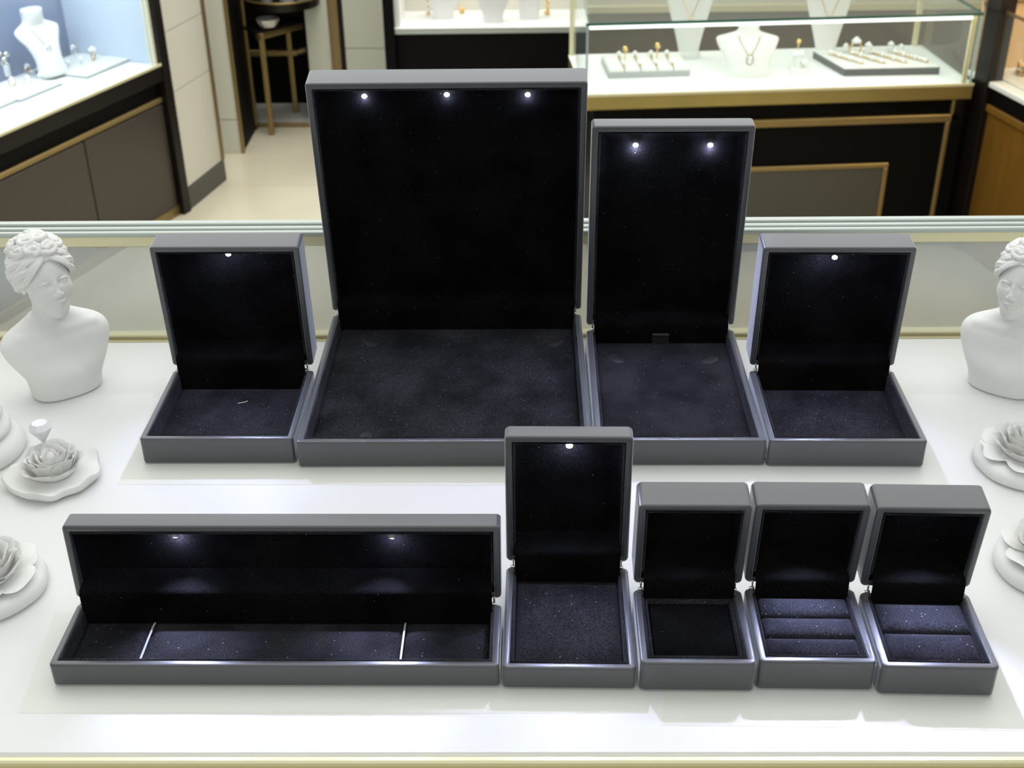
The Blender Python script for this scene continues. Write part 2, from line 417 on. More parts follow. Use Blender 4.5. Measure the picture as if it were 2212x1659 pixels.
    for sx in (-1, 1):
        b = MB(); hx = sx*(w/2-t-.0002)
        b.tube([(hx-.0018, d-.0022, hb+GAP*.5), (hx+.0012, d-.0022, hb+GAP*.5)], .0008, 10)
        b.ell((hx, d-.0012, hb+GAP+.0020), (.0006, .0006, .0006), 8, 6)
        b.tube([(hx, d-.0022, hb-.001), (hx, d-.0020, hb+GAP+.0018)], .0006, 8)
        tag(b.build('hinge', M['silver'], root), 'bright metal hinge pin')
    return root, T, Rz

jewel_box('square grey jewellery box with one lit bulb, leftmost of the back row', -.2038, .7137, -1.05, .1070, .0956, .0206, .0219, .1013, 5.31,
          pad_z=.0085, flap_z=.0355, panel=.0165, leds=[(493, 549)], led_d=.003, power=.05, t=.0042)
jewel_box('largest grey jewellery box, tall square lid with three lit bulbs, in the back row', -.0469, .7066, -.78, .2033, .1908, .0208, .0244, .1983, 8.47,
          pad_z=.0115, flap_z=.035, panel=.0085, leds=[(787, 208), (965, 204.5), (1140, 204.5)], led_d=.0065, power=.012, spot=.9, t=.0046,
          tabs=[(-.068, .160, .6), (.080, .158, -.7), (-.056, .018, .05), (.062, .018, -.05)])
jewel_box('tall narrow grey jewellery box with two lit bulbs, right of the largest box', .1146, .7052, -1.21, .1176, .1626, .0204, .0147, .1690, 5.50,
          pad_z=.0125, flap_z=.0305, panel=.0055, leds=[(1373, 313.5), (1534.5, 313.5)], led_d=.0035, power=.035, spot=1.3, t=.0046,
          tabs=[(-.037, .128, .6), (.036, .126, -.8)])
jewel_box('square grey jewellery box with one lit bulb, rightmost of the back row', .2278, .7014, -1.73, .1078, .0973, .0208, .0225, .0996, 4.81,
          pad_z=.0080, flap_z=.0325, panel=.0165, leds=[(1803, 556)], led_d=.003, power=.05, t=.0042)
jewel_box('long low grey bracelet box with two silver cords across its pad, front row', -.1297, .4956, -1.11, .2437, .0506, .0152, .0135, .0497, -1.79,
          pad_z=.0075, flap_z=.0295, panel=.0095, leds=[(378, 1155), (846.5, 1157)], led_d=.0035, led_kind='plain', power=.03, spot=1.0, pad='bracelet', t=.0040)
jewel_box('upright grey pendant box with one lit bulb, standing between long box and ring boxes', .0288, .4911, -1.74, .0728, .0854, .0152, .0125, .0868, -.83,
          pad_z=.0100, flap_z=.0320, panel=.0085, leds=[(1230, 962.5)], led_d=.003, power=.035, t=.0040, r=.003)
jewel_box('small grey ring box with plain flat sunken pad, next to the pendant box', .0970, .4883, -1.56, .0624, .0607, .0202, .0202, .0609, 7.76,
          pad_z=.0165, flap_z=.0345, panel=.0165, leds=[(0, 0)], led_kind='hidden', led_d=.010, power=.0012, spot=.10, pad='sunken', t=.0040, r=.0032)
jewel_box('small grey ring box with three dusty velvet rolls, middle of the ring boxes', .1604, .4882, -1.80, .0632, .0603, .0203, .0198, .0607, 8.10,
          pad_z=.0192, flap_z=.0335, panel=.0160, leds=[(0, 0)], led_kind='hidden', led_d=.010, power=.002, spot=.65, pad='3', t=.0040, r=.0032)
jewel_box('small grey ring box with two velvet rolls and one slit, rightmost of the front row', .2238, .4831, -2.41, .0622, .0605, .0204, .0204, .0605, 7.22,
          pad_z=.0192, flap_z=.0345, panel=.0165, leds=[(0, 0)], led_kind='hidden', led_d=.010, power=.003, spot=.65, pad='2', t=.0040, r=.0032)
# pull tab standing at the back of the tall box's pad and the little pin on the left box's pad
for o in [o for o in COL.objects if o.name.startswith('jewellery_box') and not o.parent]:
    if 'two lit' in o['label'] and 'tall narrow' in o['label']:
        b = MB(); b.box(-.0065, .0065, .1545, .1556, .012, .021, .0004); b.box(-.0065, .0065, .1525, .1545, .0198, .0212, .0004)
        tag(b.build('pull_tab', M['tab'], o), 'black ribbon pull tab')
    if 'leftmost of the back row' in o['label']:
        b = MB(); b.tube([(.0, .067, .0088), (.006, .0685, .0092)], .0002, 6); b.ell((.0066, .0686, .0094), .0007, 8, 6)
        tag(b.build('pin', M['silver'], o), 'tiny metal pin on the pad')

# ====================================================== plaster statuettes
def smin(a, b, k):
    h = np.clip(.5+.5*(b-a)/k, 0, 1); return b+(a-b)*h-k*h*(1-h)
class Grid:
    def __init__(s, lo, hi, h):
        s.h = h; s.lo = np.array(lo, float)
        s.ax = [np.arange(lo[i], hi[i]+h, h) for i in range(3)]
        s.F = np.full([len(a) for a in s.ax], 9.0, np.float32)
    def sub(s, lo, hi):
        sl = []
        for i in range(3):
            a = int(np.clip((lo[i]-s.lo[i])/s.h, 0, len(s.ax[i]))); b = int(np.clip((hi[i]-s.lo[i])/s.h+2, 0, len(s.ax[i])))
            sl.append(slice(a, b))
        X = s.ax[0][sl[0]][:, None, None]; Y = s.ax[1][sl[1]][None, :, None]; Z = s.ax[2][sl[2]][None, None, :]
        return tuple(sl), X, Y, Z
    def put(s, sl, d, k, sub=False):
        if sub: s.F[sl] = -smin(-s.F[sl], d, k)
        else: s.F[sl] = smin(s.F[sl], d, k)
    def ell(s, c, r, k=.1, R=None, sub=False):
        m_ = max(r)+k*3+.3
        sl, X, Y, Z = s.sub([c[i]-m_ for i in range(3)], [c[i]+m_ for i in range(3)])
        x, y, z = X-c[0], Y-c[1], Z-c[2]
        if R is not None:
            x, y, z = (R[0][0]*x+R[1][0]*y+R[2][0]*z, R[0][1]*x+R[1][1]*y+R[2][1]*z, R[0][2]*x+R[1][2]*y+R[2][2]*z)
        k0 = np.sqrt((x/r[0])**2+(y/r[1])**2+(z/r[2])**2); k1 = np.sqrt((x/r[0]**2)**2+(y/r[1]**2)**2+(z/r[2]**2)**2)+1e-6
        s.put(sl, k0*(k0-1)/k1, k, sub)
    def cap(s, a, b, ra, rb, k=.1, sub=False):
        a = np.array(a, float); b = np.array(b, float); m_ = max(ra, rb)+k*2+.15
        sl, X, Y, Z = s.sub(np.minimum(a, b)-m_, np.maximum(a, b)+m_)
        v = b-a; L = v@v+1e-9
        h = np.clip(((X-a[0])*v[0]+(Y-a[1])*v[1]+(Z-a[2])*v[2])/L, 0, 1)
        d = np.sqrt((X-a[0]-h*v[0])**2+(Y-a[1]-h*v[1])**2+(Z-a[2]-h*v[2])**2)-(ra+(rb-ra)*h)
        s.put(sl, d, k, sub)
    def chain(s, pts, rs, k=.1, sub=False):
        for i in range(len(pts)-1): s.cap(pts[i], pts[i+1], rs[i], rs[i+1], k, sub)
    def mesh(s):
        F = s.F; ins = F < 0
        c = np.zeros([n-1 for n in F.shape], np.int16)
        for i in (0, 1):
            for j in (0, 1):
                for k in (0, 1):
                    c += ins[i:F.shape[0]-1+i, j:F.shape[1]-1+j, k:F.shape[2]-1+k]
        act = np.argwhere((c > 0) & (c < 8)); idx = np.full(c.shape, -1, np.int64); idx[tuple(act.T)] = np.arange(len(act))
        acc = np.zeros((len(act), 3)); cnt = np.zeros(len(act))
        corners = [(i, j, k) for i in (0, 1) for j in (0, 1) for k in (0, 1)]
        for a in corners:
            for ax in range(3):
                if a[ax]: continue
                b = list(a); b[ax] = 1
                fa = F[tuple((act+a).T)]; fb = F[tuple((act+b).T)]
                m_ = (fa < 0) != (fb < 0)
                tt = np.where(m_, fa/np.where(m_, fa-fb, 1), 0)
                p = np.tile(np.array(a, float), (len(act), 1)); p[:, ax] += tt
                acc[m_] += p[m_]; cnt[m_] += 1
        V = (act+acc/cnt[:, None])*s.h+s.lo
        Q = []
        for ax in range(3):
            u, v = (ax+1) % 3, (ax+2) % 3
            sa = [slice(None)]*3; sb = [slice(None)]*3; sa[ax] = slice(0, -1); sb[ax] = slice(1, None)
            A = ins[tuple(sa)]; B = ins[tuple(sb)]
            e = np.argwhere(A != B)
            e = e[(e[:, u] > 0) & (e[:, v] > 0) & (e[:, u] < F.shape[u]-1) & (e[:, v] < F.shape[v]-1)]
            fl = A[tuple(e.T)]
            def g(du, dv):
                q = e.copy(); q[:, u] -= du; q[:, v] -= dv; return idx[tuple(q.T)]
            q = np.stack([g(1, 1), g(0, 1), g(0, 0), g(1, 0)], 1)
            q[~fl] = q[~fl][:, ::-1]
            Q.append(q)
        return V, np.concatenate(Q)

def arr_obj(name, V, Q, ma, parent):
    me = bpy.data.meshes.new(name)
    me.vertices.add(len(V)); me.vertices.foreach_set('co', np.asarray(V, np.float32).ravel())
    me.loops.add(Q.size); me.loops.foreach_set('vertex_index', Q.astype(np.int32).ravel())
    me.polygons.add(len(Q)); me.polygons.foreach_set('loop_start', np.arange(0, Q.size, 4, dtype=np.int32))
    me.update(calc_edges=True); me.validate()
    for p in me.polygons: p.use_smooth = True
    me.materials.append(ma)
    o = bpy.data.objects.new(name, me); COL.objects.link(o); o.parent = parent
    return o

HZ = 9.2                                           # centre of the head above the base, cm
HR = Matrix.Rotation(math.radians(5), 3, 'Z') @ Matrix.Rotation(math.radians(-3), 3, 'Y') @ Matrix.Rotation(math.radians(-3), 3, 'X')
HP = np.array([[HR[i][j] for j in range(3)] for i in range(3)])
HO = np.array([.05, -.1, HZ])

def bust_body():
    g = Grid((-4.6, -3.3, -.25), (4.6, 3.3, 13), .044)
    X = g.ax[0][:, None, None]; Y = g.ax[1][None, :, None]; Z = g.ax[2][None, None, :]
    zz = np.array([-.3, 0, .25, 1.0, 1.9, 2.6, 3.3, 4.0, 4.6, 5.05, 5.45, 5.85, 6.3, 6.8, 14])
    aa = np.array([2.50, 2.54, 2.60, 2.64, 2.84, 3.25, 3.66, 3.94, 3.96, 3.70, 3.1, 2.15, 1.45, .95, .9])
    bb = np.array([1.72, 1.76, 1.84, 1.9, 2.14, 2.08, 1.92, 1.84, 1.78, 1.62, 1.45, 1.3, 1.15, .9, .9])
    cy = np.array([0, 0, 0, -.04, -.28, -.22, .02, .18, .28, .34, .38, .42, .45, .45, .45])
    sm = lambda v: np.interp(g.ax[2], zz, v)
    ker = np.exp(-.5*(np.arange(-16, 17)/6.3)**2); ker /= ker.sum()
    def sm2(v):
        q = np.pad(sm(v), 16, 'edge')
        return np.convolve(q, ker, 'valid')[None, None, :]
    A, B, C = sm2(aa), sm2(bb), sm2(cy)
    ex = 2.5
    e = (np.abs(X/A)**ex+np.abs((Y-C)/B)**ex)**(1/ex)
    d = (e-1)*np.minimum(A, B)*.8
    d = np.maximum(d, Z-6.3); d = -smin(-d, -(-(Z-.0)), .25)     # rounded foot
    d = np.maximum(d, -Z)
    g.F = np.minimum(g.F, d.astype(np.float32))
    # neck
    g.chain([(0, .5, 5.2), (.0, .42, 6.4), (.03, .28, 7.6), (.05, .2, 8.4)], [1.4, 1.02, .98, 1.02], .5)
    # collar bones
    for s_ in (-1, 1): g.cap((s_*.35, -.95, 5.35), (s_*2.6, -.55, 5.15), .16, .14, .5)
    HS = 1.12
    def H(p): return tuple(HO+HS*(HP @ np.array(p, float)))
    E = lambda c, r, k, **kw: g.ell(H(c), [q*HS for q in r], k, HP, **kw)
    E((0, .35, .55), (1.62, 1.95, 1.85), .2)
    E((0, -.52, -.30), (1.20, 1.32, 2.12), .35)
    E((0, -1.10, -1.92), (.52, .54, .52), .5)
    for s_ in (-1, 1):
        E((s_*.72, -1.02, -.50), (.52, .48, .58), .4)
        g.cap(H((s_*.84, -.2, -1.0)), H((s_*.20, -1.0, -1.95)), .46, .34, .4)
    for s_ in (-1, 1): E((s_*.57, -1.88, .12), (.44, .38, .25), .22, sub=True)
    g.chain([H((0, -1.62, .50)), H((0, -1.75, .10)), H((0, -1.96, -.48)), H((0, -1.97, -.62))], [.14, .14, .15, .16], .15)
    for s_ in (-1, 1):
        E((s_*.19, -1.80, -.66), (.12, .18, .11), .10)
        E((s_*.55, -1.37, .08), (.35, .27, .19), .07)
        up = [H((s_*(.57+.40*math.cos(a)), -1.56-.07*math.sin(a)+.12*max(0, math.cos(a)), .08+.19*math.sin(a))) for a in np.linspace(0, PI, 9)]
        g.chain(up, [.05]*9, .09)
        lo = [H((s_*(.57+.38*math.cos(a)), -1.54-.06*math.sin(a)+.12*max(0, math.cos(a)), .08-.15*math.sin(a))) for a in np.linspace(0, PI, 9)]
        g.chain(lo, [.035]*9, .09)
        gr_ = [H((s_*(.56+.33*math.cos(a)), -1.655-.06*math.sin(a)+.14*max(0, math.cos(a))**2, .07+.125*math.sin(a))) for a in np.linspace(.1, PI-.1, 9)]
        g.chain(gr_, [.035]*9, .03, sub=True)
        g.ell(H((s_*.52, -1.68, .06)), (.07, .06, .07), .03, sub=True)
        E((s_*1.50, .12, -.15), (.16, .40, .52), .12)
    # mouth
    for s_ in (-1, 1):
        g.chain([H((s_*.52, -1.50, -1.25)), H((s_*.26, -1.68, -1.19)), H((s_*.07, -1.745, -1.16)), H((0, -1.735, -1.18))], [.035, .06, .065, .06], .14)
    g.chain([H((-.40, -1.52, -1.36)), H((0, -1.68, -1.40)), H((.40, -1.52, -1.36))], [.04, .075, .04], .16)
    g.chain([H((-.54, -1.61, -1.255)), H((-.25, -1.77, -1.265)), H((0, -1.84, -1.28)), H((.25, -1.77, -1.265)), H((.54, -1.61, -1.255))], [.045, .05, .05, .05, .045], .05, sub=True)
    g.cap(H((0, -1.95, -.85)), H((0, -1.98, -1.05)), .05, .06, .06, sub=True)
    return g.mesh()

def bust_hair():
    rnd = random.Random(7)
    g = Grid((-2.7, -2.6, -2.4), (2.7, 3.2, 4.1), .042)
    c0 = np.array([0, .38, .60]); R0 = np.array([1.76, 2.04, 1.86])
    X = g.ax[0][:, None, None]; Y = g.ax[1][None, :, None]; Z = g.ax[2][None, None, :]
    k0 = np.sqrt(((X-c0[0])/R0[0])**2+((Y-c0[1])/R0[1])**2+((Z-c0[2])/R0[2])**2)
    d = (k0-1.07)*1.8
    d = np.maximum(d, -(.68*Y+.74*Z-.20-.14*np.abs(X)))
    g.F = np.minimum(g.F, d.astype(np.float32))
    def S(phi, el, out=1.03):
        return c0+R0*out*np.array([math.sin(phi)*math.cos(el), -math.cos(phi)*math.cos(el), math.sin(el)])
    D = math.radians
    # waves swept from the centre parting over the temples to the nape
    for s_ in (-1, 1):
        for i in range(6):
            ph0 = D(3+i*1.2); e0 = D(40+i*8)
            pts = []; T_ = 26
            for k in range(T_):
                t_ = k/(T_-1); ph = ph0+(D(165)-ph0)*t_**.9
                low = D(-30+i*14)
                q_ = min(1, t_/.55)
                base = e0+(low-e0)*q_**.8
                wave = D(3.0)*math.sin(t_*17+i*2.3)
                e = base+wave+D(20)*max(0, t_-.68)/.32
                pts.append((s_*ph, e, 1.05+.06*math.sin(PI*min(1, t_*1.25))+.02*math.sin(t_*17+i*2.3)))
            for q in range(4):
                P = [tuple(S(p, e+D(3.3)*(q-1.5)*(.35+.65*min(1, k/9)), o+.022*math.sin(q*2.1+k*.5)-.012*abs(q-1.5))) for k, (p, e, o) in enumerate(pts)]
                g.chain(P, [.07+.052*math.sin(PI*min(1, .14+k/(T_-1)*.9)) for k in range(T_)], .012)
    # clumps of curls and flowers round the crown
    for ring, (el, n, rr) in enumerate(((54, 8, .52), (78, 4, .55))):
        for j in range(n):
            ph = 2*PI*(j+.5)/n+rnd.uniform(-.12, .12)
            C = S(ph, D(el+rnd.uniform(-5, 5)), 1.10+.03*ring+rnd.uniform(0, .05))
            nrm = (C-c0)/np.linalg.norm(C-c0)
            ux = np.cross(nrm, [0, 0, 1.]); ux /= (np.linalg.norm(ux)+1e-6); uy = np.cross(nrm, ux)
            a0 = rnd.uniform(0, 6.28); P = []; W = []; el_ = rnd.uniform(.6, .95)
            for k in range(11):
                a = a0+k*.56; rad = rr*(1-k/40)
                P.append(tuple(C+ux*rad*math.cos(a)+uy*rad*math.sin(a)*el_+nrm*(.016*k))); W.append(.20-.006*k)
            g.chain(P, W, .02)
            g.ell(tuple(C-nrm*.15), (rr*.8, rr*.8, rr*.8), .05)
            g.cap(tuple(C-ux*.16+nrm*.16), tuple(C+ux*.16+uy*.1+nrm*.16), .20, .14, .02)
    # two rolled tresses above the parting, and a knot behind
    for s_ in (-1, 1):
        P = [tuple(S(s_*D(a), D(52-.02*a+2.5*math.sin(a*.2)), 1.12+.03*math.cos(a*.2))) for a in range(6, 100, 6)]
        g.chain(P, [.12+.12*math.sin(PI*min(1, k/9)) for k in range(len(P))], .02)
    g.ell((0, 2.35, .1), (.95, .62, .85), .1)
    for q in range(3):
        P = [(.75*math.cos(a+q*2)*(1-.2*q), 2.62+.12*q, .1+.68*math.sin(a+q*2)*(1-.2*q)) for a in np.linspace(0, 5.6, 20)]
        g.chain(P, [.17]*20, .03)
    V, Q = g.mesh()
    return HO+1.12*(V @ HP.T), Q

VB, QB = bust_body(); VH, QH = bust_hair()
def make_bust(label, loc, rz, s, flip):
    root = thing('plaster_bust', label, 'statuette', loc, rz, 'white plaster busts on the counter')
    for nm, V, Q, lb in (('bust_figure', VB, QB, None), ('hair', VH, QH, 'carved wavy hair with curls piled on the crown')):
        v = V*.01*s; q = Q
        if flip: v = v*np.array([-1, 1, 1]); q = Q[:, ::-1]
        o = arr_obj(nm, v, np.ascontiguousarray(q), M['plaster'], root)
        if lb: o['label'] = lb
    return root
make_bust('white plaster bust of a woman turned to the right, left of the grey boxes', (-.3425, .8215, 0), math.radians(36), 1.02, False)
make_bust('white plaster bust of a woman turned to the left, right of the grey boxes', (.3725, .808, 0), math.radians(-36), .96, True)

# ------------------------------------------------------------ plaster roses
def petal(mb, th0, wid, r0, r1, z0, h, curl, rnd, rings=8, cols=16, tk=.0009, flat=0):
    outer = []; inner = []
    ph = rnd.uniform(0, 6.28); ru = rnd.uniform(.6, 1)
    for j in range(rings+1):
        v = j/rings; A = []; B = []
        for i in range(cols+1):
            u = -1+2*i/cols
            edge = 1-.30*abs(u)**4-.035*math.sin(u*5+ph)*ru
            vv = v*edge
            r = r0+(r1-r0)*vv**(.65+flat)+curl*max(0, vv-.62)**1.5*2.2
            z = z0+h*(vv**(1.15+flat*.3))-curl*max(0, vv-.74)**1.5*2.5+.0009*math.sin(u*4+ph)*vv
            r += .0008*math.sin(u*6+ph*2)*vv
            a = th0+u*wid*(.78+.22*math.sin(PI*min(1, .12+vv*.62)))
            A.append((r*math.cos(a), r*math.sin(a), z)); rb = max(r-tk, .0003)
            B.append((rb*math.cos(a), rb*math.sin(a), z-tk*.25*(1 if flat else 0)-(tk*.7 if vv > .8 else 0)))
        outer.append(A); inner.append(B)
    n = cols+1; V = [p for l in outer for p in l]+[p for l in inner for p in l]; o = len(outer)*n; F = []
    for j in range(rings):
        for i in range(cols):
            F.append((j*n+i, j*n+i+1, (j+1)*n+i+1, (j+1)*n+i)); F.append((o+j*n+i, o+(j+1)*n+i, o+(j+1)*n+i+1, o+j*n+i+1))
    for i in range(cols):
        F.append((rings*n+i, rings*n+i+1, o+rings*n+i+1, o+rings*n+i)); F.append((i+1, i, o+i, o+i+1))
    for j in range(rings):
        F.append((j*n, (j+1)*n, o+(j+1)*n, o+j*n)); F.append(((j+1)*n+n-1, j*n+n-1, o+j*n+n-1, o+(j+1)*n+n-1))
    mb.add(V, F)

def rose(label, loc, s, seed, saucer, gem=False, rz=0, squash=1):
    rnd = random.Random(seed)
    root = thing('plaster_rose', label, 'plaster rose', loc, rz, 'white plaster roses on the counter')
    # saucer
    n = 72; loops = []
    prof = {'leaf': [(.72, 0), (.90, .0008), (1.0, .0042), (1.03, .0072), (1.0, .0088), (.94, .0078), (.80, .0058), (.55, .0055), (.2, .006)],
            'disc': [(.90, 0), (.98, .0012), (1.02, .004), (1.0, .0075), (.93, .0098), (.80, .0108), (.5, .011), (.2, .011)]}[saucer]
    R = .0325*s
    for r_, z in prof:
        L = []
        for k in range(n):
            a = 2*PI*k/n
            lob = 1+(.035*math.sin(5*a+seed)+.02*math.sin(9*a+1.3)) * (1 if saucer == 'leaf' else .25)*min(1, r_)
            zz = z+(.0016*math.sin(5*a+seed+.8)+.0008*math.sin(11*a))*(max(0, (r_-.8)/.2) if z > .003 and saucer == 'leaf' else 0)
            L.append((R*r_*lob*math.cos(a), R*r_*lob*math.sin(a)*squash, max(zz, 0)*s if z else 0))
        loops.append(L)
    b = MB(); b.loft(loops); b.build('saucer', M['plaster'], root, 60)
    zt = (.006 if saucer == 'leaf' else .0105)*s
    b = MB()
    if saucer == 'disc':                              # a lower whorl of broad flat petals
        for j in range(6): petal(b, j*PI/3+.3+rnd.uniform(-.1, .1), .62, .010*s, .0290*s, zt-.001*s, .0060*s, .003*s, rnd, tk=.0013*s, flat=.3)
    for (cnt, wid, r0, r1, h, cu, off) in ((6, .72, .0120, .0218, .0120, .0022, .2), (6, .74, .0102, .0180, .0158, .0018, .65), (5, .85, .0080, .0142, .0176, .0016, 0), (4, 1.0, .0056, .0102, .0184, .0012, .4), (3, 1.15, .0032, .0064, .0180, .0008, .1)):
        for j in range(cnt):
            petal(b, off+2*PI*j/cnt+rnd.uniform(-.12, .12), wid*rnd.uniform(.92, 1.1), r0*s, r1*s*rnd.uniform(.95, 1.06), zt+rnd.uniform(-.0004, .0004), h*s*rnd.uniform(.92, 1.06), cu*s, rnd, tk=.0011*s)
    b.ell((0, 0, zt+.010*s), (.0035*s, .0035*s, .0075*s), 10, 8)
    b.lathe([(.006*s, zt-.001*s), (.0125*s, zt+.001*s), (.0105*s, zt+.007*s), (.004*s, zt+.010*s)], 20)
    b.build('bloom', M['plaster'], root, 50)
    if gem:
        gx, gy, gz = -.007, .011, .0225
        b = MB(); g_ = 8
        lp = lambda r_, z: [(gx+r_*math.cos(2*PI*k/g_), gy+r_*math.sin(2*PI*k/g_), gz+z) for k in range(g_)]
        b.loft([lp(.0006, 0), lp(.0076, .0115), lp(.0080, .0125), lp(.0052, .0160)])
        tag(b.build('diamond', M['gem'], root, 10), 'pale faceted diamond standing on its point at the back of the bloom')
    return root
rose('white plaster rose on a wavy saucer with a pale diamond, below the left bust', (-.313, .698, 0), .94, 3, 'leaf', True)
rose('white plaster rose on thick round base at left frame edge, beside the long box', (-.3155, .580, 0), 1.05, 11, 'disc', False, .5)
rose('white plaster rose at right edge, behind the ring boxes and before the right bust', (.350, .700, 0), 1.03, 5, 'disc', False, .9)
rose('white plaster rose at right edge, beside the rightmost ring box', (.327, .588, 0), 1.08, 21, 'disc', False, 2.2)

# small column with a rose knob at the left frame edge
pd_ = thing('plaster_column', 'white plaster column of stacked rounded rings cut by the left frame edge', 'ornament', (-.384, .731, 0))
b = MB(); b.lathe([(.034, 0), (.0375, .001), (.0390, .005), (.0375, .010), (.034, .0135), (.029, .016)], 48); b.build('foot', M['plaster'], pd_, 60)
b = MB(); b.lathe([(.028, .0155), (.0315, .018), (.0318, .021), (.0295, .024), (.026, .026), (.0262, .027), (.028, .0295), (.0275, .033), (.0245, .035)], 48); b.build('ring_moulding', M['plaster'], pd_, 60)
b = MB(); rr_ = random.Random(2)
b.lathe([(.023, .034), (.0245, .040), (.023, .048), (.017, .055), (.006, .058)], 40)
for j in range(9):
    for k in range(3):
        a = 2*PI*j/9+k*.35
        petal(b, a, .42, .0235-.004*k, .0262-.005*k, .035+.006*k, .012, .002, rr_, tk=.0011)
b.build('capital', M['plaster'], pd_, 50)

# ================================================================ the shop
def V3(a): return Vector((float(a[0]), float(a[1]), float(a[2])))
b = MB(); b.box(-4.2, 4.2, -1.5, 6.4, -.05, 0, .001); fl = tag(b.build('floor', M['floor']), 'polished beige tile floor of the shop', 'floor', None, 'structure'); fl.location = (0, 0, FZ)

class Frame:
    """a piece of furniture set square to its own front line"""
    def __init__(s, P, d):
        s.P = np.array([P[0], P[1], FZ]); d = np.array([d[0], d[1], 0.]); s.d = d/np.linalg.norm(d)
        s.n = np.array([-s.d[1], s.d[0], 0.]); s.a = math.atan2(s.d[1], s.d[0])
    def loc(s, W): q = W-s.P; return np.array([q @ s.d, q @ s.n, q[2]])
    def face(s, x, y, off=0): return s.loc(onp(x, y, s.P+s.n*off, s.n))       # photo point on the front plane
    def flat(s, x, y, z): return s.loc(at(x, y, z+FZ))                        # photo point at a height over the floor
    def world(s, q): return s.P+s.d*q[0]+s.n*q[1]+np.array([0, 0, q[2]])

# ---- jewels shared by all the show cases
def ring_thing(label, W, rz=0, s=1, group=None, gold=True, stone=True, tilt=0):
    root = thing('finger_ring', label, 'ring', W, rz, group)
    T = Matrix.Rotation(tilt, 4, 'X')
    b = MB(); R = .0105*s
    b.tube([(R*math.cos(a), 0, R+R*math.sin(a)) for a in np.linspace(0, 2*PI, 20, endpoint=False)], .0018*s, 6, T=T, closed=True)
    b.build('band', M['jewelgold'] if gold else M['jewelsilver'], root)
    if stone:
        b = MB()
        for k in range(6): b.ell((.0058*s*math.cos(k*PI/3), .0058*s*math.sin(k*PI/3), 2.15*R), .0036*s, 8, 6, T=T)
        b.ell((0, 0, 2.35*R), .0060*s, 10, 7, T=T)
        b.build('stone', M['pearl'], root)
    return root
def necklace(label, W, rz, chain, pend, r=.0012, ma='jewelsilver', drop=.011, group='necklaces on display busts'):
    root = thing('necklace', label, 'necklace', W, rz, group)
    b = MB(); b.tube(chain, r, 6); b.build('chain', M[ma], root)
    b = MB(); b.ell((pend[0], pend[1], pend[2]-drop*.9), (drop*.68, drop*.45, drop), 12, 9)
    p = b.build('pendant', M['pearl'], root)
    b = MB(); b.tube([(pend[0]+drop*.72*math.cos(a), pend[1]-.001, pend[2]-drop*.9+drop*1.05*math.sin(a)) for a in np.linspace(0, 2*PI, 18, endpoint=False)], .0014, 6, closed=True)
    b.build('bezel', M[ma], p)
    return root
def sloft(mb, secs, n=40, ex=2.4, T=None):
    loops = []
    for (z, a, bb, cx, cy) in secs:
        L = []
        for k in range(n):
            t_ = 2*PI*k/n; c, s_ = math.cos(t_), math.sin(t_)
            L.append((cx+a*math.copysign(abs(c)**(2/ex), c), cy+bb*math.copysign(abs(s_)**(2/ex), s_), z))
        loops.append(L)
    return mb.loft(loops, T=T)

def cubic(ks, m_):
    """smooth curve through the key points"""
    ks = [Vector(k) for k in ks]; out = []
    for i in range(len(ks)-1):
        p0, p1, p2, p3 = ks[max(i-1, 0)], ks[i], ks[i+1], ks[min(i+2, len(ks)-1)]
        for j in range(m_):
            t_ = j/m_
            out.append(.5*((2*p1)+(p2-p0)*t_+(2*p0-5*p1+4*p2-p3)*t_*t_+(3*p1-p0-3*p2+p3)*t_**3))
    out.append(ks[-1]); return [tuple(p) for p in out]
def dense(keys, m_=6):
    K = [(k[0], k[1], k[2]) for k in keys]; K2 = [(k[3], k[4], 0) for k in keys]
    return [(a[0], a[1], a[2], c[0], c[1]) for a, c in zip(cubic(K, m_), cubic(K2, m_))]

def neck_bust(name, label, W, rz, H, keys, group, base=None):
    root = thing(name, label, 'necklace display', W, rz, group)
    b = MB(); sloft(b, [(z*H, a*H, bb*H, cx*H, cy*H) for z, a, bb, cx, cy in dense(keys)])
    b.build('torso', M['padwhite'], root, 60)
    if base:
        b = MB(); b.box(-base[0]/2, base[0]/2, -base[1]/2, base[1]/2, 0, base[2], .002); b.build('foot', M['padside'], root)
    return root

# ------------------------------------------------ left show case (angled)
dL = ray(2323, -714); LF = Frame(at(393, 462, FZ), dL)
DK = .517                                                                  # deck height over the floor
lc = thing('glass_showcase', 'dark brown glass showcase with cool blue lit interior at the left', 'showcase', V3(LF.P), LF.a)
lc.rotation_euler = (0, 0, LF.a)
t = MB(); t.box(-2.6, -.004, .03, .42, .02, .405, .002); t.build('carcass', M['black'], lc)
t = MB(); t.box(-2.6, -.004, -.012, .44, .462, DK-.006, .003); t.build('top_band', M['dark'], lc)
t = MB(); t.box(-2.6, -.004, .012, .42, .405, .462, .002); t.build('recess', M['black'], lc)
t = MB(); t.box(-2.6, -.006, .002, .03, .392, .408, .002); t.build('brass_strip', M['brass'], lc)
for xa, xb in ((-.401, -.008), (-1.0, -.406), (-1.6, -1.005)):
    t = MB(); t.box(xa, xb, .004, .03, .035, .386, .002); t.build('door', M['door'], lc)
t = MB(); t.box(-2.6, -.004, .001, .03, 0, .034, .002); t.build('kick_plate', M['brass'], lc)
t = MB(); t.box(-2.6, -.012, -.008, .43, DK-.006, DK, .001); t.build('deck', M['deck'], lc)
t = MB(); t.box(-2.6, -.004, -.014, -.008, DK-.006, DK+.003, .001); t.build('deck_edge', M['palegold'], lc)
t = MB(); t.box(-.004, .036, -.016, .45, 0, 1.10, .003); t.build('end_post', M['dark'], lc)
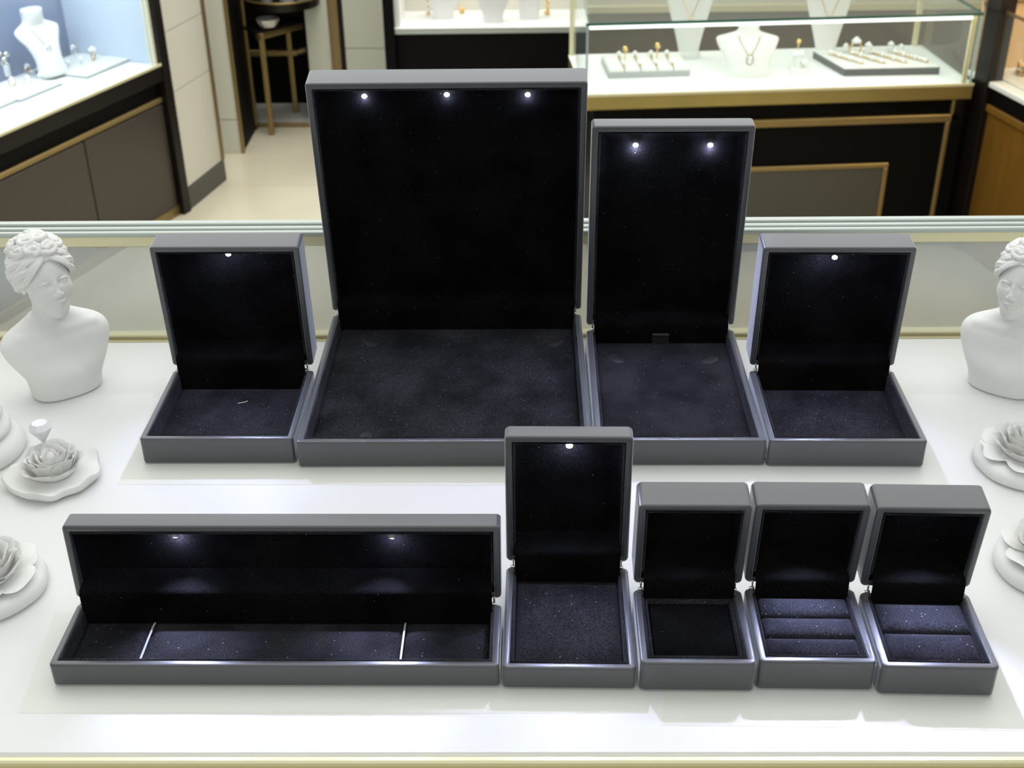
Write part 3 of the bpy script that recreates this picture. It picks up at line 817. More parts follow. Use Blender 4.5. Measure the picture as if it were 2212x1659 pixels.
t = MB(); t.box(-.012, -.004, .0, .34, DK, 1.08, .001); t.build('end_panel', M['bluewhite'], lc)
t = MB(); t.box(-2.6, -.012, .335, .345, DK, 1.08, .001); t.build('back_panel', M['bluepanel'], lc)
t = MB(); t.box(-2.6, -.02, -.006, -.002, DK+.001, 1.08, .0008); t.build('glass_front', M['glass'], lc)
t = MB(); t.box(-.026, -.018, -.009, -.001, DK, 1.08, .001); t.box(-.045, -.041, -.008, -.002, DK, 1.08, .001); t.build('glass_frame', M['palegold'], lc)
t = MB(); t.box(-2.6, .036, -.016, .45, 1.08, 1.13, .003); t.build('canopy', M['dark'], lc)
light('showcase_lamp', 'AREA', V3(LF.world((-.75, .14, 1.06))), 10, (.78, .87, 1), 1.5, .2, (0, 0, LF.a))

def pad_thing(name, label, F_, cx, cy, w, d, h, rz, side='padside', group=None, z=None):
    root = thing(name, label, 'display pad', V3(F_.world((cx, cy, DK if z is None else z))), F_.a+rz, group)
    b = MB(); b.rect(w, d, [(0, 0), (0, h*.8)], .001, 2); b.build('pad_base', M[side], root)
    b = MB(); b.rect(w, d, [(0, h*.8), (0, h*.94), (h*.06, h)], .001, 2); b.build('pad_top', M['padwhite'], root)
    return root
PL = .010
q = [LF.flat(x, y, DK+PL) for x, y in ((182, 165), (275, 128), (160, 118), (70, 150))]
pad_thing('display_pad', 'white jewellery pad under the necklace bust in the blue lit showcase', LF, -.118, .205, .212, .205, PL, 0)
pad_thing('display_pad', 'white jewellery pad with small rings before the necklace bust', LF, -.395, .215, .185, .165, PL, 0)
pad_thing('display_pad', 'white jewellery pad at the far left edge of the blue lit showcase', LF, -.535, .215, .085, .14, PL, 0)

w0 = LF.flat(105, 158, DK+PL)
kb = [(0, .25, .13, 0, -.13), (.06, .25, .13, 0, -.13), (.25, .23, .11, 0, -.08), (.45, .28, .095, 0, -.01), (.60, .37, .085, 0, .06), (.69, .39, .08, 0, .10), (.745, .30, .09, 0, .13), (.80, .19, .11, 0, .14), (.87, .165, .13, 0, .14), (.97, .17, .135, 0, .14), (1.0, .155, .12, 0, .14)]
HB = .195
yawL = LF.a+math.radians(-14)
nb = neck_bust('necklace_bust', 'white necklace bust standing on a pad in the blue lit showcase at left', V3(LF.world(w0)), yawL, HB, kb, 'white necklace busts')
ch = cubic([(-.033, .018, .152), (-.026, .000, .134), (-.012, -.014, .104), (0, -.021, .088), (.012, -.014, .104), (.026, .000, .134), (.033, .018, .152)], 8)
necklace('fine silver necklace with pear pendant on the bust in the blue lit showcase', V3(LF.world(w0)), yawL, ch, (0, -.025, .088), .0012)
tw = LF.flat(14, 166, DK+PL*0)
tw = LF.flat(16, 164, DK+PL)
r_ = thing('jewelled_stand', 'sparkling jewelled cone stand at the left edge of the blue lit showcase', 'jewel stand', V3(LF.world(tw)))
b = MB(); b.lathe([(.011, 0), (.012, .002), (.014, .030), (.015, .036), (.010, .040)], 16); b.build('cone', M['pearl'], r_)
b = MB(); rr_ = random.Random(3)
for k in range(20):
    a = rr_.uniform(0, 6.28); b.ell((.013*math.cos(a), .013*math.sin(a), .038+rr_.uniform(0, .036)), rr_.uniform(.005, .009), 8, 6)
b.build('crystals', M['jewelsilver'], r_)
grL = 'jewels in the blue lit showcase'
for k, (px, py, gold, s_, lb) in enumerate((
    (28, 186, True, .75, 'small gold ring at the left of the pad with small rings'), (62, 183, False, .75, 'small silver ring between two others on the pad before the bust'),
    (90, 178, False, .8, 'small pearl ring at the right of the pad before the bust'), (62, 158, True, .8, 'small amber gold ring lying at the rear beside the bust foot'),
    (160, 118, False, .85, 'silver ring with a round pearl just right of the bust'), (203, 130, True, 1.15, 'large pearl and gold ring at the right of the bust pad'),
    (148, 147, False, .7, 'little silver ring at the front left corner of the bust pad'), (176, 140, False, .7, 'pair of pale stones lying flat in the middle of the bust pad'))):
    ring_thing(lb, V3(LF.world(LF.flat(px, py, DK+PL))), .3+k*.25, s_*1.3, grL, gold)

# ----------------------------------------------------- cream wall at left
KF = Frame(at(400, 460, FZ), at(487, 388, FZ)-at(400, 460, FZ)); KL = float(np.linalg.norm((at(487, 388, FZ)-at(400, 460, FZ))[:2]))
wl = bpy.data.objects.new('wall_left', None)
b = MB()
cuts = [.075, .405, .60, .95, 1.40, 2.3]
for z0, z1 in zip(cuts[:-1], cuts[1:]): b.box(0, KL-.012, 0, .12, z0+.0015, z1-.0015, .001)
o = tag(b.build('wall_left', M['cream']), 'cream panelled wall column beside the left showcase', 'wall', None, 'structure'); o.location = V3(KF.P); o.rotation_euler = (0, 0, KF.a)
b = MB(); b.box(.004, KL-.004, .012, .11, .06, 2.28, .001)
b.build('wall_core', M['brownbrass'], o)
b = MB(); b.box(-.003, KL, -.006, .12, 0, .074, .002)
o = tag(b.build('baseboard_left', M['greypanel']), 'dark grey baseboard under the cream wall column', 'baseboard', None, 'structure'); o.location = V3(KF.P); o.rotation_euler = (0, 0, KF.a)
b = MB(); b.box(KL-.012, KL+.010, -.004, .12, .074, 2.3, .001)
o = tag(b.build('trim_1', M['brownbrass']), 'bronze edge strip on the cream wall column', 'trim', None, 'structure'); o.location = V3(KF.P); o.rotation_euler = (0, 0, KF.a)
# second pale panel by the doorway
p1 = at(470, 331, FZ); p2 = at(527, 331, FZ)
PF = Frame(p1, p2-p1); PLn = float(np.linalg.norm((p2-p1)[:2]))
b = MB(); b.box(-.10, PLn-.008, 0, .03, .0, .13, .001); b.box(-.10, PLn-.008, .0, .03, .133, 2.3, .001)
o = tag(b.build('wall_2', M['creamgreen']), 'narrow pale green cream wall panel left of the dark doorway', 'wall', None, 'structure'); o.location = V3(PF.P); o.rotation_euler = (0, 0, PF.a)
b = MB(); b.box(PLn-.008, PLn+.004, -.004, .012, 0, 2.3, .001)
o = tag(b.build('trim_2', M['brass']), 'thin brass edge on the panel left of the dark doorway', 'trim', None, 'structure'); o.location = V3(PF.P); o.rotation_euler = (0, 0, PF.a)

# ---------------------------------------------------- doorway and rear wall
yw = 4.86
def xat(px, py, y): return float(onp(px, py, np.array([0, y, 0]), np.array([0, 1., 0]))[0])
xl = xat(655, 0, yw); xr = xat(842, 0, yw)
def zat(px, py, y): return float(onp(px, py, np.array([0, y, 0]), np.array([0, 1., 0]))[2])
zs = zat(780, 105, yw)
b = MB(); b.box(xl, xat(706, 0, yw), yw, yw+.3, FZ, 1.2, .001); b.box(xat(738, 0, yw), xr+.4, yw, yw+.3, FZ, zs-.0015, .001); b.box(xat(738, 0, yw), xr+.4, yw, yw+.3, zs+.0015, 1.2, .001)
tag(b.build('wall_back', M['creamgreen']), 'pale cream rear wall right of the dark doorway', 'wall', None, 'structure')
b = MB(); b.box(xat(706, 0, yw), xat(728, 0, yw), yw-.012, yw+.2, FZ, 1.2, .001); o = tag(b.build('trim_3', M['brownbrass']), 'bronze vertical strip set in the pale rear wall', 'trim', None, 'structure')
b = MB(); b.box(xat(728, 0, yw), xat(738, 0, yw), yw+.004, yw+.2, FZ, 1.2, .001); tag(b.build('trim_4', M['dark']), 'dark reveal beside the bronze wall strip', 'trim', None, 'structure')
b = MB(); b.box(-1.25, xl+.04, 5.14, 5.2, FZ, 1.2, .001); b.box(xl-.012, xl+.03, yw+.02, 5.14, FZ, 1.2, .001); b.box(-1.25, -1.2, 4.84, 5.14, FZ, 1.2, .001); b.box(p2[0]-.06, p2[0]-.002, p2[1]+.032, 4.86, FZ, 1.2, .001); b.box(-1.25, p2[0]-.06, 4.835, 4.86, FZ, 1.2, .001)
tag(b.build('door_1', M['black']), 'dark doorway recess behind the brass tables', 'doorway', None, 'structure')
b = MB(); b.box(-1.2, xl-.012, 4.87, 5.14, FZ, FZ+.012, .001); tag(b.build('trim_5', M['cream']), 'pale raised floor slab inside the dark doorway', 'trim', None, 'structure')
b = MB(); b.box(-1.2, xl-.005, 4.855, 4.87, FZ, FZ+.016, .001); tag(b.build('trim_6', M['brownbrass']), 'bronze threshold strip of the dark doorway', 'trim', None, 'structure')

# brass tables in the doorway
def legtop(px0, py0, P): # height of the photo point on the vertical through P
    n = np.array([0, 1., 0]); return float(onp(px0, py0, np.array(P), n)[2])
Pa = at(588, 291, FZ); Pc = at(640, 243, FZ+.012); za = legtop(560, 72, Pa)-FZ; zb = legtop(627, 108, Pc)-FZ
tb = thing('side_table', 'low brass framed side table with glass shelf in the dark doorway', 'side table', (float(Pa[0]), float(Pa[1]), FZ))
dx, dy = float(Pc[0]-Pa[0]), float(Pc[1]-Pa[1])
for (lx, ly, z0) in ((0, 0, 0), (dx, dy, .013), (dx+.10, .09, .0), (-.10, dy-.02, .013)):
    b = MB(); b.box(lx-.010, lx+.010, ly-.010, ly+.010, z0, za, .002)
    if (lx, ly) in ((0, 0), (dx, dy)): b.build('leg', M['brass'], tb)
b = MB(); b.tube([(-.012, -.01, za-.012), (.08, .10, za-.012), (.16, .19, za-.012)], .014, 8); b.build('top_rail', M['brass'], tb)
zm = zb-.01
b = MB(); b.box(-.13, dx+.03, dy-.012, dy+.012, zm-.012, zm+.012, .003); b.tube([(dx+.03, dy, zm), (dx+.09, dy+.02, zm+.012)], .012, 8); b.build('stretcher', M['brass'], tb)
b = MB(); b.loft([[(-.02, -.02, z), (.17, .18, z), (.03, .24, z), (-.12, .12, z)] for z in (za+.002, za+.012)]); b.build('tabletop', M['dark'], tb)
for nm, px, py, lb in (('glass_bowl', 575, 50, 'bright faceted glass bowl on the low brass side table'),):
    o_ = thing(nm, lb, 'bowl', (float(Pa[0])+.022, float(Pa[1])+.045, FZ+za+.012))
    b = MB(); b.lathe([(.018, 0), (.03, .004), (.042, .022), (.046, .034), (.042, .034), (.036, .02), (.018, .006)], 10); b.build('bowl', M['pearl'], o_, 20)
Pb = at(552, 273, FZ+.012); ztray = legtop(610, 20, Pa)-FZ
tt_ = thing('tray_table', 'tall brass legged table with round dark tray in the doorway', 'side table', (float(Pb[0]), float(Pb[1]), FZ+.016))
zt_ = legtop(610, 22, Pb)-FZ
b = MB(); b.box(-.011, .011, -.011, .011, 0, zt_+.30, .002); b.build('leg', M['brass'], tt_)
b = MB(); b.lathe([(.12, zt_-.004), (.142, zt_), (.146, zt_+.03), (.142, zt_+.034), (.138, zt_+.012), (.05, zt_+.010)], 40, (.155, .03, 0)); b.build('tray', M['dark'], tt_)
b = MB(); b.tube([(.155+.146*math.cos(a), .03+.146*math.sin(a), zt_+.034) for a in np.linspace(0, 2*PI, 40, endpoint=False)], .004, 6, closed=True); b.build('rim', M['brass'], tt_)
for k, (dx_, dy_, r_, h_) in enumerate(((.10, 0, .028, .10), (.175, .02, .035, .12), (.235, .01, .022, .09))):
    o_ = thing('glass_vase', ('short clear glass vase at the left of the round dark tray', 'broad white glass vase in the middle of the round dark tray', 'slim glass vase at the right of the round dark tray')[k], 'vase', (float(Pb[0])+dx_, float(Pb[1])+dy_, FZ+.016+zt_+.0115), 0, 'glass on the round tray')
    b = MB(); b.lathe([(r_*.7, 0), (r_*.85, .004), (r_, h_*.4), (r_*.9, h_*.9), (r_*.95, h_), (r_*.8, h_), (r_*.75, h_*.2)], 16); b.build('vessel', M['pearl'], o_)

# -------------------------------------------------- black niche case, centre
yc = 4.36
x0, x1 = xat(826, 0, yc), xat(1236, 0, yc)
xa = xat(851, 30, yc)
zd = zat(1040, 57, yc); zl = zat(1040, 71, yc)
nc = thing('niche_showcase', 'black lacquer showcase with a lit white niche, behind the largest box', 'showcase', (x0, yc, FZ))
W_ = x1-x0+.06; zd -= FZ; zl -= FZ; xi = xa-x0
b = MB(); b.box(0, xi, -.02, .46, 0, 1.15, .003); b.build('side_post', M['black'], nc)
b = MB(); b.box(xi, W_, 0, .44, .0, zl, .003); b.build('cabinet', M['black'], nc)
b = MB(); b.box(xi, W_, -.012, .05, zl, zd-.004, .002); b.build('front_strip', M['alu'], nc)
b = MB(); b.box(xi, W_, -.014, .24, zd-.004, zd, .001); b.build('deck', M['deck'], nc)
b = MB(); b.box(xi, xi+.02, .0, .24, zd, 1.1, .001); b.build('inner_side', M['deck'], nc)
b = MB(); b.box(xi, W_, .235, .25, zd, 1.1, .001); b.build('back_panel', M['cream'], nc)
b = MB(); b.box(0, W_, -.02, .46, 1.10, 1.18, .003); b.build('canopy', M['black'], nc)
b = MB(); b.box(W_-.006, W_, -.012, .24, zd, 1.1, .001); b.build('end_glass', M['glass'], nc)
light('niche_lamp', 'AREA', (x0+W_/2, yc+.10, FZ+1.08), 3, (1, .98, .92), W_*.8, .18)
NF = Frame((0, yc), (1, 0))
for k, (px, py, wt, wb) in enumerate(((958, 40, .060, .043), (1065, 47, .064, .042), (1143, 40, .046, .040))):
    g_ = at(px, py, zd+FZ)
    kk = [(0, wb*1.0, .022, 0, 0), (.03, wb, .022, 0, 0), (.15, wb*1.1, .02, 0, 0), (.30, wt*1.0, .018, 0, 0), (.55, wt*1.2, .02, 0, 0), (.72, wt*1.2, .03, 0, 0), (.80, wt*.9, .03, 0, 0), (.88, wt*.6, .03, 0, 0), (1.0, wt*.6, .03, 0, 0)]
    kk = [(z*1.0, a, bb, c, d_) for z, a, bb, c, d_ in kk]
    root = thing('necklace_bust', ('left white bust in the black niche showcase', 'middle white bust in the black niche showcase, wide at the top', 'right white bust in the black niche showcase')[k], 'necklace display', V3(g_), 0, 'white necklace busts')
    b = MB(); sloft(b, [(z*.22, a*.62 if False else a*.85, bb, c, d_) for z, a, bb, c, d_ in dense(kk)], ex=3)
    b.build('torso', M['padwhite'], root, 60)
for k, (px, py, lb) in enumerate(((925, 33, 'gold drop earring hung at the left in the black niche showcase'), (999, 29, 'small rosy gold brooch between two busts in the black niche showcase'), (1181, 33, 'yellow gold tassel earring at the right in the black niche showcase'))):
    g_ = at(px, py, zd+FZ); o_ = thing('drop_earring', lb, 'earring', V3(g_), 0, 'gold jewels in the black niche showcase')
    b = MB(); rr_ = random.Random(k)
    if k != 1: b.tube([(0, 0, .0), (0, 0, .09)], .0022, 6)
    b.ell((0, 0, .008), .008, 10, 7); b.build('hook', M['jewelgold'], o_)
    b = MB()
    for j in range(9): b.ell((rr_.uniform(-.008, .008), rr_.uniform(-.006, .004), .006+j*(.005 if k != 1 else .0015)), .005, 8, 6)
    b.build('beads', M['jewelgold'] if k != 0 else M['jewelsilver'], o_)

# ------------------------------------------------ glass show case at right
zdk = -.600-FZ
Pl = at(1262, 204, zdk+FZ); Pr = at(2101, 179, zdk+FZ)
SF = Frame(Pl, Pr-Pl); SL = float(np.linalg.norm((Pr-Pl)[:2]))
sc_ = thing('glass_showcase', 'glass topped showcase on a gold band and black base, right of the niche case', 'showcase', V3(SF.P), SF.a)
zt0 = SF.face(1262, 186)[2]
gb = SF.face(2098, 212)[2]; tr = SF.face(2085, 246)[2]; tr2 = SF.face(2085, 262)[2]
gtop = SF.face(1700, 39)[2]; DP = .43
be = SF.face(2062, 230)[0]; pe = SF.face(2010, 480)[0]
b = MB(); b.box(0, SL, -.012, DP, gb, zdk-.004, .003); b.build('gold_band', M['gold'], sc_)
b = MB(); b.box(.0, SL, -.010, DP, zdk-.004, zdk, .001); b.build('deck', M['deck'], sc_)
b = MB(); b.box(0, SL, -.014, -.010, zdk-.006, zdk+.003, .001); b.build('deck_edge', M['palegold'], sc_)
b = MB(); b.box(.03, be, .01, DP-.02, tr, gb, .002); b.build('recess', M['black'], sc_)
b = MB(); b.box(.03, be-.004, -.004, .02, tr2, tr, .002); b.box(be-.010, be, -.004, .01, tr, gb, .002); b.build('brass_rail', M['brass'], sc_)
b = MB(); b.box(.03, pe+.05, .006, DP-.02, 0, tr2, .002); b.build('base', M['black'], sc_)
b = MB(); b.box(pe-.007, pe+.007, -.004, .01, 0, tr2, .002); b.build('brass_upright', M['brass'], sc_)
b = MB(); b.box(pe+.008, SL+.06, .05, .08, 0, gb-.002, .002); b.build('side_panel', M['dark'], sc_)
fx1 = SF.face(1920, 352)[0]; fz1 = SF.face(1920, 352)[2]; fx0 = .18
b = MB(); fw_ = .015
b.box(fx0, fx1, -.002, .01, fz1-fw_, fz1, .002); b.box(fx1-fw_, fx1, -.002, .01, .05, fz1-fw_, .002); b.box(fx0, fx0+fw_, -.002, .01, .05, fz1-fw_, .002); b.box(fx0, fx1, -.002, .01, .035, .05, .002)
b.build('panel_frame', M['brass'], sc_)
b = MB(); b.box(fx0+fw_, fx1-fw_, .001, .008, .05, fz1-fw_, .001); b.build('panel', M['greypanel'], sc_)
# glass box
b = MB(); b.box(.004, SL-.01, -.006, -.002, zdk, gtop-.004, .0006); b.build('front_pane', M['glass'], sc_)
b = MB(); b.box(.004, SL-.008, -.004, DP, gtop-.004, gtop+.001, .0006); b.build('top_pane', M['glass'], sc_)
b = MB(); b.box(SL-.014, SL-.010, -.004, DP, zdk, gtop-.004, .0006); b.build('right_pane', M['glass'], sc_)
b = MB(); b.box(.004, .008, -.004, DP, zdk, gtop-.004, .0006); b.build('left_pane', M['glass'], sc_)
b = MB(); b.box(.0, SL-.006, -.009, -.004, gtop-.006, gtop+.002, .001); b.box(SL-.012, SL-.006, -.004, DP, gtop-.005, gtop+.002, .001); b.build('pane_edge', M['glassedge'], sc_)
b = MB(); b.box(.002, .008, -.009, -.003, zdk, gtop-.006, .001); b.box(SL-.014, SL-.008, -.009, -.003, zdk, gtop-.006, .001); b.build('upright_edge', M['paleglass'], sc_)
b = MB(); b.box(SL-.034, SL-.020, -.002, .006, zdk, gtop-.006, .001); b.box(SL-.034, SL-.018, DP-.012, DP, zdk, gtop+.30, .001); b.box(.002, .014, DP-.012, DP, zdk, gtop+.02, .001); b.build('corner_post', M['palegold'], sc_)
b = MB(); b.box(.012, SL-.02, -.001, .012, gtop-.018, gtop-.007, .001); b.build('light_bar', M['strip'], sc_)
light('showcase_light', 'AREA', V3(SF.world((SL/2, .016, gtop-.020))), .8, (.97, 1, .98), SL*.95, .02, (math.radians(24), 0, SF.a))

def SW(px, py, dz=0): return SF.world(SF.flat(px, py, zdk+dz))
# tall flat necklace displays at the back
kt = [(0, .155, .085, 0, 0), (.07, .155, .085, 0, 0), (.085, .135, .05, 0, .02), (.3, .185, .045, 0, .05), (.6, .27, .04, 0, .09), (.85, .33, .04, 0, .12), (.93, .31, .04, 0, .13), (.97, .16, .04, 0, .13), (1.0, .11, .035, 0, .13)]
for k, (px, py, H_, lb, nl_) in enumerate(((1487, 131, .235, 'tall flat white necklace stand behind the white ring tray', 'fine gold necklace with round pendant on the left flat stand'), (1782, 131, .225, 'tall flat white necklace stand behind the black edged tray', 'fine gold necklace on the right flat stand'))):
    Wp = V3(SW(px, py-6)); rz = SF.a
    neck_bust('necklace_stand', lb, Wp, rz, H_, kt, 'flat necklace stands')
    c_ = cubic([(-.20*H_, .055*H_, .93*H_), (-.115*H_, .045*H_, .78*H_), (-.04*H_, .018*H_, .60*H_), (0, .005*H_, .535*H_), (.04*H_, .018*H_, .60*H_), (.115*H_, .045*H_, .78*H_), (.20*H_, .055*H_, .93*H_)], 8)
    necklace(nl_, Wp, rz, c_, (0, .006*H_, .53*H_), .0012, 'jewelgold', .0065)
# shouldered bust
kf = [(0, .42, .20, .03, 0), (.10, .42, .20, .03, 0), (.105, .405, .185, .03, 0), (.30, .44, .17, .01, .03), (.50, .54, .155, -.01, .07), (.68, .615, .14, -.02, .12), (.755, .60, .13, -.02, .14), (.80, .44, .13, -.015, .15), (.85, .27, .135, -.01, .15), (.90, .21, .14, -.01, .15), (.975, .205, .145, -.01, .15), (1.0, .22, .15, -.01, .15), (1.005, .20, .135, -.01, .15)]
Wf = V3(SW(1612, 164)); rzf = SF.a-.12; HF = .150
neck_bust('necklace_bust', 'white shouldered necklace bust in the middle of the glass showcase', Wf, rzf, HF, kf, 'white necklace busts')
c_ = [tuple(v*.9036 for v in p) for p in cubic([(-.036, .018, .138), (-.033, -.002, .126), (-.022, -.006, .105), (-.004, -.018, .078), (.004, -.021, .073), (.012, -.018, .079), (.026, -.006, .105), (.034, -.002, .126), (.034, .018, .138)], 8)]
necklace('dark silver necklace with oval white pendant on the shouldered bust', Wf, rzf, c_, (.004, -.022, .066), .0011, 'brownbrass', .013)
# white slotted tray of rings
wt = SF.flat(1402, 168, zdk)
wtl, wtr = SF.flat(1314, 170, zdk), SF.flat(1492, 168, zdk)
TW = float(wtr[0]-wtl[0]); TD = .17; TH_ = .019
gr = 'rings in the white slotted tray'
rt = thing('ring_tray', 'white slotted ring tray at the left of the glass showcase', 'ring tray', V3(SF.world((wtl[0]+TW/2, float(wtl[1])+TD/2, zdk))), SF.a)
b = MB(); b.rect(TW, TD, [(0, 0), (0, TH_)], .002, 3); b.build('tray_base', M['padside'], rt)
b = MB()
for k in range(5): b.rect(TW/5-.004, TD, [(0, TH_), (0, TH_+.006), (.002, TH_+.010), (.006, TH_+.012)], .003, 3, (-TW/2+TW*(k+.5)/5, 0))
b.build('slots', M['padwhite'], rt)
for r in range(2):
    for k in range(4):
        W = SF.world((wtl[0]+TW*(k+1)/5, float(wtl[1])+(.03 if r == 0 else .125), zdk+TH_+.0012))
        ring_thing('%s ring from the left in the %s row of the white slotted tray' % (('first', 'second', 'third', 'fourth')[k], ('front', 'rear')[r]), V3(W), SF.a+PI/2, .80 if r == 0 else .95, gr, True)
for k, lb in ((1, 'left gold knob earring standing in the white slotted tray'), (3, 'right taller gold knob earring standing in the white slotted tray')):
    W = SF.world((wtl[0]+TW*k/5+.012, float(wtl[1])+.085, zdk+TH_+.0115)); o_ = thing('stud_earring', lb, 'earring', V3(W), 0, 'gold knob earrings')
    b = MB(); b.tube([(0, 0, 0), (0, 0, .030+.008*(k == 3))], .0024, 6); b.build('stem', M['jewelgold'], o_)
    b = MB(); b.ell((0, 0, .036+.008*(k == 3)), .0085, 10, 8); b.ell((.004, -.004, .032+.008*(k == 3)), .005, 8, 6); b.build('knob', M['jewelgold'], o_)
# small earring stand
es = V3(SW(1730, 158)); o_ = thing('earring_stand', 'small white earring stand right of the shouldered bust', 'earring stand', es, SF.a-.1)
b = MB(); b.rect(.062, .085, [(0, 0), (0, .006), (.002, .008)], .008, 5, (0, .03)); b.build('foot', M['padwhite'], o_)
b = MB(); b.lathe([(.024, .0075), (.020, .02), (.012, .045), (.006, .058)], 16, (-.005, .04, 0)); b.build('cone', M['padwhite'], o_)
for k, (dx, dy, dz, s_, lb) in enumerate(((-.017, .034, .050, .013, 'round crystal earring at upper left of the small earring stand'), (.002, .034, .052, .012, 'round crystal earring at upper right of the small earring stand'), (.012, .018, .030, .010, 'crystal and gold earring low on the small earring stand'), (-.006, .042, .086, .008, 'gold ball earring topping the small earring stand'))):
    W = es+Vector((dx, dy, dz)); e_ = thing('stud_earring', lb, 'earring', W, 0, 'earrings on the small stand')
    b = MB(); rr_ = random.Random(k)
    if k < 3:
        for j in range(7): b.ell((s_*.6*math.cos(j*.9), -.004, s_*.6*math.sin(j*.9)), s_*.42, 8, 6)
        b.ell((0, -.006, 0), s_*.5, 8, 6)
    else: b.ell((0, 0, 0), s_, 10, 8)
    b.build('setting', M['pearl'] if k < 3 else M['jewelgold'], e_)
    b = MB(); b.tube([(0, 0, 0), (0, .004, -.03 if k == 3 else -.016)], .0016, 6); b.build('post', M['jewelgold'], e_)
# dark edged tray of bracelets
A_ = SF.flat(1823, 165, zdk); B_ = SF.flat(2028, 161, zdk); C_ = SF.flat(1762, 120, zdk)
ux = (B_-A_)[:2]; uy = (C_-A_)[:2]
LX = float(np.linalg.norm(ux)); LY = .205
bt = thing('bracelet_tray', 'white topped tray with dark slate sides at the right of the glass showcase', 'jewel tray', V3(SF.world(A_)), SF.a+math.atan2(ux[1], ux[0]))
skx = -.045
b = MB(); b.loft([[(0, 0, z), (LX, 0, z), (LX+skx, LY, z), (skx, LY, z)] for z in (0, .022)]); b.build('tray_side', M['traydark'], bt)
b = MB(); b.loft([[(-.001, -.001, z), (LX+.001, -.001, z), (LX+skx, LY, z), (skx-.001, LY, z)] for z in (.022, .026)]); b.build('tray_top', M['padwhite'], bt)
ca, sa = math.cos(bt.rotation_euler[2]), math.sin(bt.rotation_euler[2])
def BT(x, y, z): 
    l = bt.location; return Vector((l.x+x*ca-y*sa, l.y+x*sa+y*ca, l.z+z))
for k in range(4):
    xs = .045+LX*.23*k
    o_ = thing('bracelet', '%s gold and crystal bracelet from the left lying on the slate sided tray' % ('first', 'second', 'third', 'fourth')[k], 'bracelet', BT(xs, .03, .0265), bt.rotation_euler[2], 'bracelets on the slate sided tray')
    pts = cubic([(.018, 0, .003), (0, .025, .006), (-.022, .06, .005), (-.046, .10, .006), (-.055, .125, .004)], 6)
    b = MB(); b.tube(pts, .0032, 6); b.build('chain', M['jewelgold'], o_)
    b = MB()
    for j, p in enumerate(pts[3::2]): b.ell((p[0]+.002, p[1], p[2]+.003), .0058 if j % 3 else .008, 8, 6)
    b.build('crystals', M['pearl'], o_)
for k, (x, y, s_, lb) in enumerate(((.045, .165, 1.0, 'low silver ring at the rear left of the slate sided tray'), (.072, .150, 1.75, 'largest round crystal ring at the rear of the slate sided tray'), (.108, .140, 1.3, 'white crystal ring right of the largest on the slate sided tray'), (.185, .160, 1.15, 'crystal ring near the rear right of the slate sided tray'), (.213, .145, 1.0, 'small crystal ring at the rear right corner of the slate sided tray'))):
    ring_thing(lb, BT(x, y, .0265), bt.rotation_euler[2]+.2*k, s_, 'rings on the slate sided tray', k == 1)

# ---------------------------------------- amber wood show case, far right
dR = -ray(440, -714)
RF = Frame(at(2078, 540, FZ), dR)
rc = thing('wood_showcase', 'amber wood showcase with warm lit interior at the far right', 'showcase', V3(RF.P), RF.a)
zr = RF.face(2135, 170)[2]; zr2 = RF.face(2135, 182)[2]; zr3 = RF.face(2125, 217)[2]; zr4 = RF.face(2125, 234)[2]
b = MB(); b.box(-.13, 1.9, .0, .5, 0, zr4-.004, .002); b.build('cabinet', M['wood'], rc)
b = MB(); b.box(-.13, 1.9, -.010, .5, zr4, zr3, .002); b.build('wood_rail', M['wood'], rc)
b = MB(); b.box(-.13, 1.9, -.004, .5, zr3, zr2, .002); b.build('dark_band', M['black'], rc)
b = MB(); b.box(-.13, 1.9, -.014, .5, zr2, zr, .002); b.build('deck', M['deck'], rc)
b = MB(); b.box(-.13, -.118, .0, .5, zr, zr+.8, .002); b.build('end_panel', M['peach'], rc)
b = MB(); b.box(-.118, 1.9, .34, .36, zr, zr+.8, .002); b.build('back_panel', M['peach'], rc)
b = MB(); b.box(-.118, 1.9, .0, .004, zr, zr+.20, .001); b.build('glass_front', M['glass'], rc)
b = MB(); b.box(-.118, 1.9, -.003, .006, zr+.195, zr+.203, .001); b.box(-.118, -.110, 0, .34, zr+.195, zr+.203, .001); b.build('glass_edge', M['brownbrass'], rc)
b = MB(); b.box(-.075, .0, -.02, .03, 0, 1.4, .003); b.build('corner_post', M['dark'], rc)
light('amber_lamp', 'AREA', V3(RF.world((.5, .15, zr+.78))), 5, (1, .74, .42), 1.0, .2, (0, 0, RF.a))
g_ = at(2188, 176, zr+FZ); lp_ = RF.loc(g_)
pad_thing('display_pad', 'white display pad on the deck of the amber wood showcase', RF, lp_[0]+.05, lp_[1]+.055, .26, .16, .006, 0, 'padwhite', None, zr)
jw = at(2211, 162, zr+FZ+.006)
o_ = thing('bracelet', 'coiled gold bracelet cut by the right frame edge on the white pad', 'bracelet', V3(jw), .4)
b = MB()
for k in range(3): b.tube([(.022*math.cos(a), .018*math.sin(a), .006+k*.012+.006*math.sin(a*3)) for a in np.linspace(0, 2*PI, 24, endpoint=False)], .0045, 6, closed=True)
b.build('coil', M['jewelgold'], o_)
b = MB()
for k in range(9): b.ell((.022*math.cos(k*.7+2.5), .018*math.sin(k*.7+2.5), .01+.012*(k % 3)), .0065, 8, 6)
b.build('crystals', M['pearl'], o_)

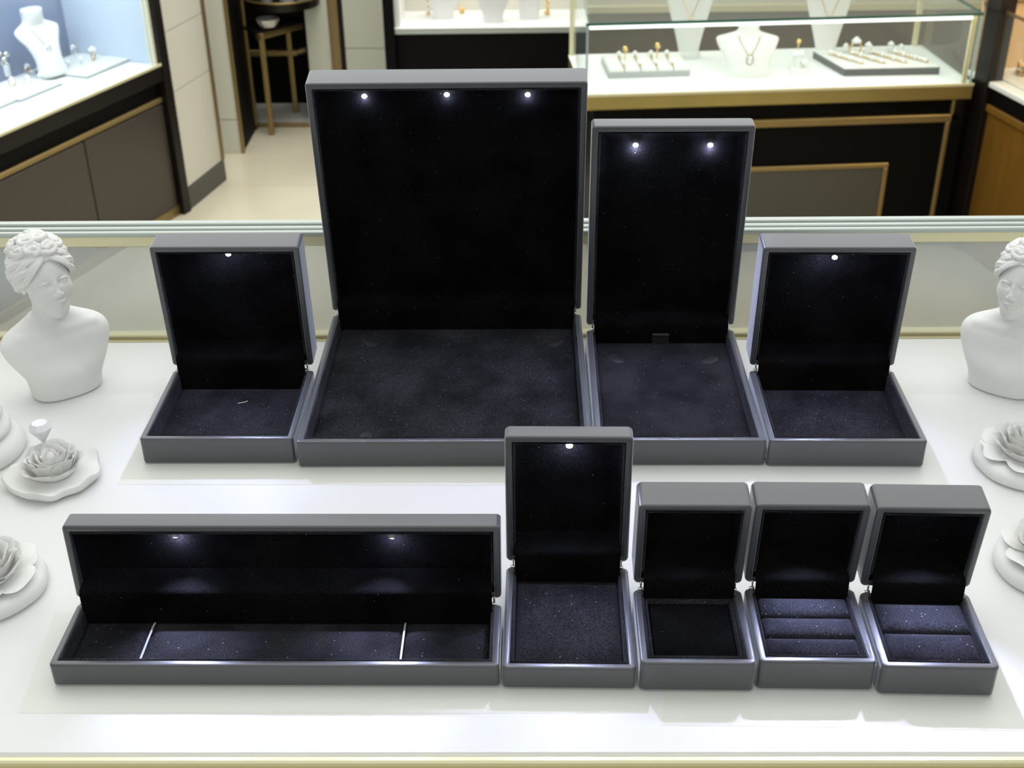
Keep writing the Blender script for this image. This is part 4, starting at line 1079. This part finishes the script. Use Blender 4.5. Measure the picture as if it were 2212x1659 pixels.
# rear wall behind the glass show case
b = MB(); zb_ = zat(1600, 8, 5.3)
b.box(.1, 3.2, 5.3, 5.4, FZ, zb_-.03, .001); o = tag(b.build('wall_3', M['taupe']), 'taupe lower rear wall behind the glass showcase', 'wall', None, 'structure')
b = MB(); b.box(.1, 3.2, 5.28, 5.4, zb_-.03, zb_, .002); tag(b.build('trim_7', M['palegold']), 'pale gold rail on the rear wall', 'trim', None, 'structure')
b = MB(); b.box(.1, 3.2, 5.3, 5.4, zb_, 1.2, .001); tag(b.build('wall_4', M['cream']), 'cream upper rear wall behind the glass showcase', 'wall', None, 'structure')

# ================================================================ lighting
w = bpy.data.worlds.new('world'); SC.world = w; w.use_nodes = True
# ambient gradient added to brighten the lid tops and keep the fronts darker
nt = w.node_tree; bg = nt.nodes['Background']; bg.inputs[0].default_value = (.97, 1, .99, 1)
tc = N(nt, 'ShaderNodeTexCoord'); sx = N(nt, 'ShaderNodeSeparateXYZ'); mr = N(nt, 'ShaderNodeMapRange', interpolation_type='SMOOTHSTEP')
nt.links.new(tc.outputs['Generated'], sx.inputs[0]); nt.links.new(sx.outputs['Y'], mr.inputs['Value'])
mr.inputs['From Min'].default_value = -.3; mr.inputs['From Max'].default_value = .8; mr.inputs['To Min'].default_value = .30; mr.inputs['To Max'].default_value = 1.05
nt.links.new(mr.outputs[0], bg.inputs[1])
light('unseen_overhead_light', 'AREA', (0, .85, 1.55), 9, (1, 1, .97), 1.8, 1.2)
light('unseen_overhead_light', 'AREA', (-.5, 4.3, 1.5), 13, (1, .99, .94), 1.2, 1.0, spread=math.radians(110))  # added to brighten the aisle floor and cream walls
light('unseen_overhead_light', 'AREA', (0, 9.4, 1.55), 110, (1, 1, .97), 5, 4.4)  # added beyond the rear walls so the leaning lid tops reflect it
light('unseen_overhead_light', 'AREA', (0, -1.3, 1.5), 14, (1, 1, .98), 2.6, 1.2, (math.radians(38), 0, 0))  # added fill from behind the camera for the plaster fronts
light('unseen_overhead_light', 'AREA', (-.2, 4.0, 1.55), 78, (1, 1, .97), 4.6, 5.4)  # unseen, placed and stretched rearward to give the lid tops a bright reflection
SC.view_settings.view_transform = 'Standard'
try: SC.view_settings.look = 'None'
except Exception: pass
SC.view_settings.exposure = 0; SC.view_settings.gamma = 1; SC.view_settings.use_curve_mapping = False
SC.cycles.max_bounces = 8; SC.cycles.transparent_max_bounces = 16
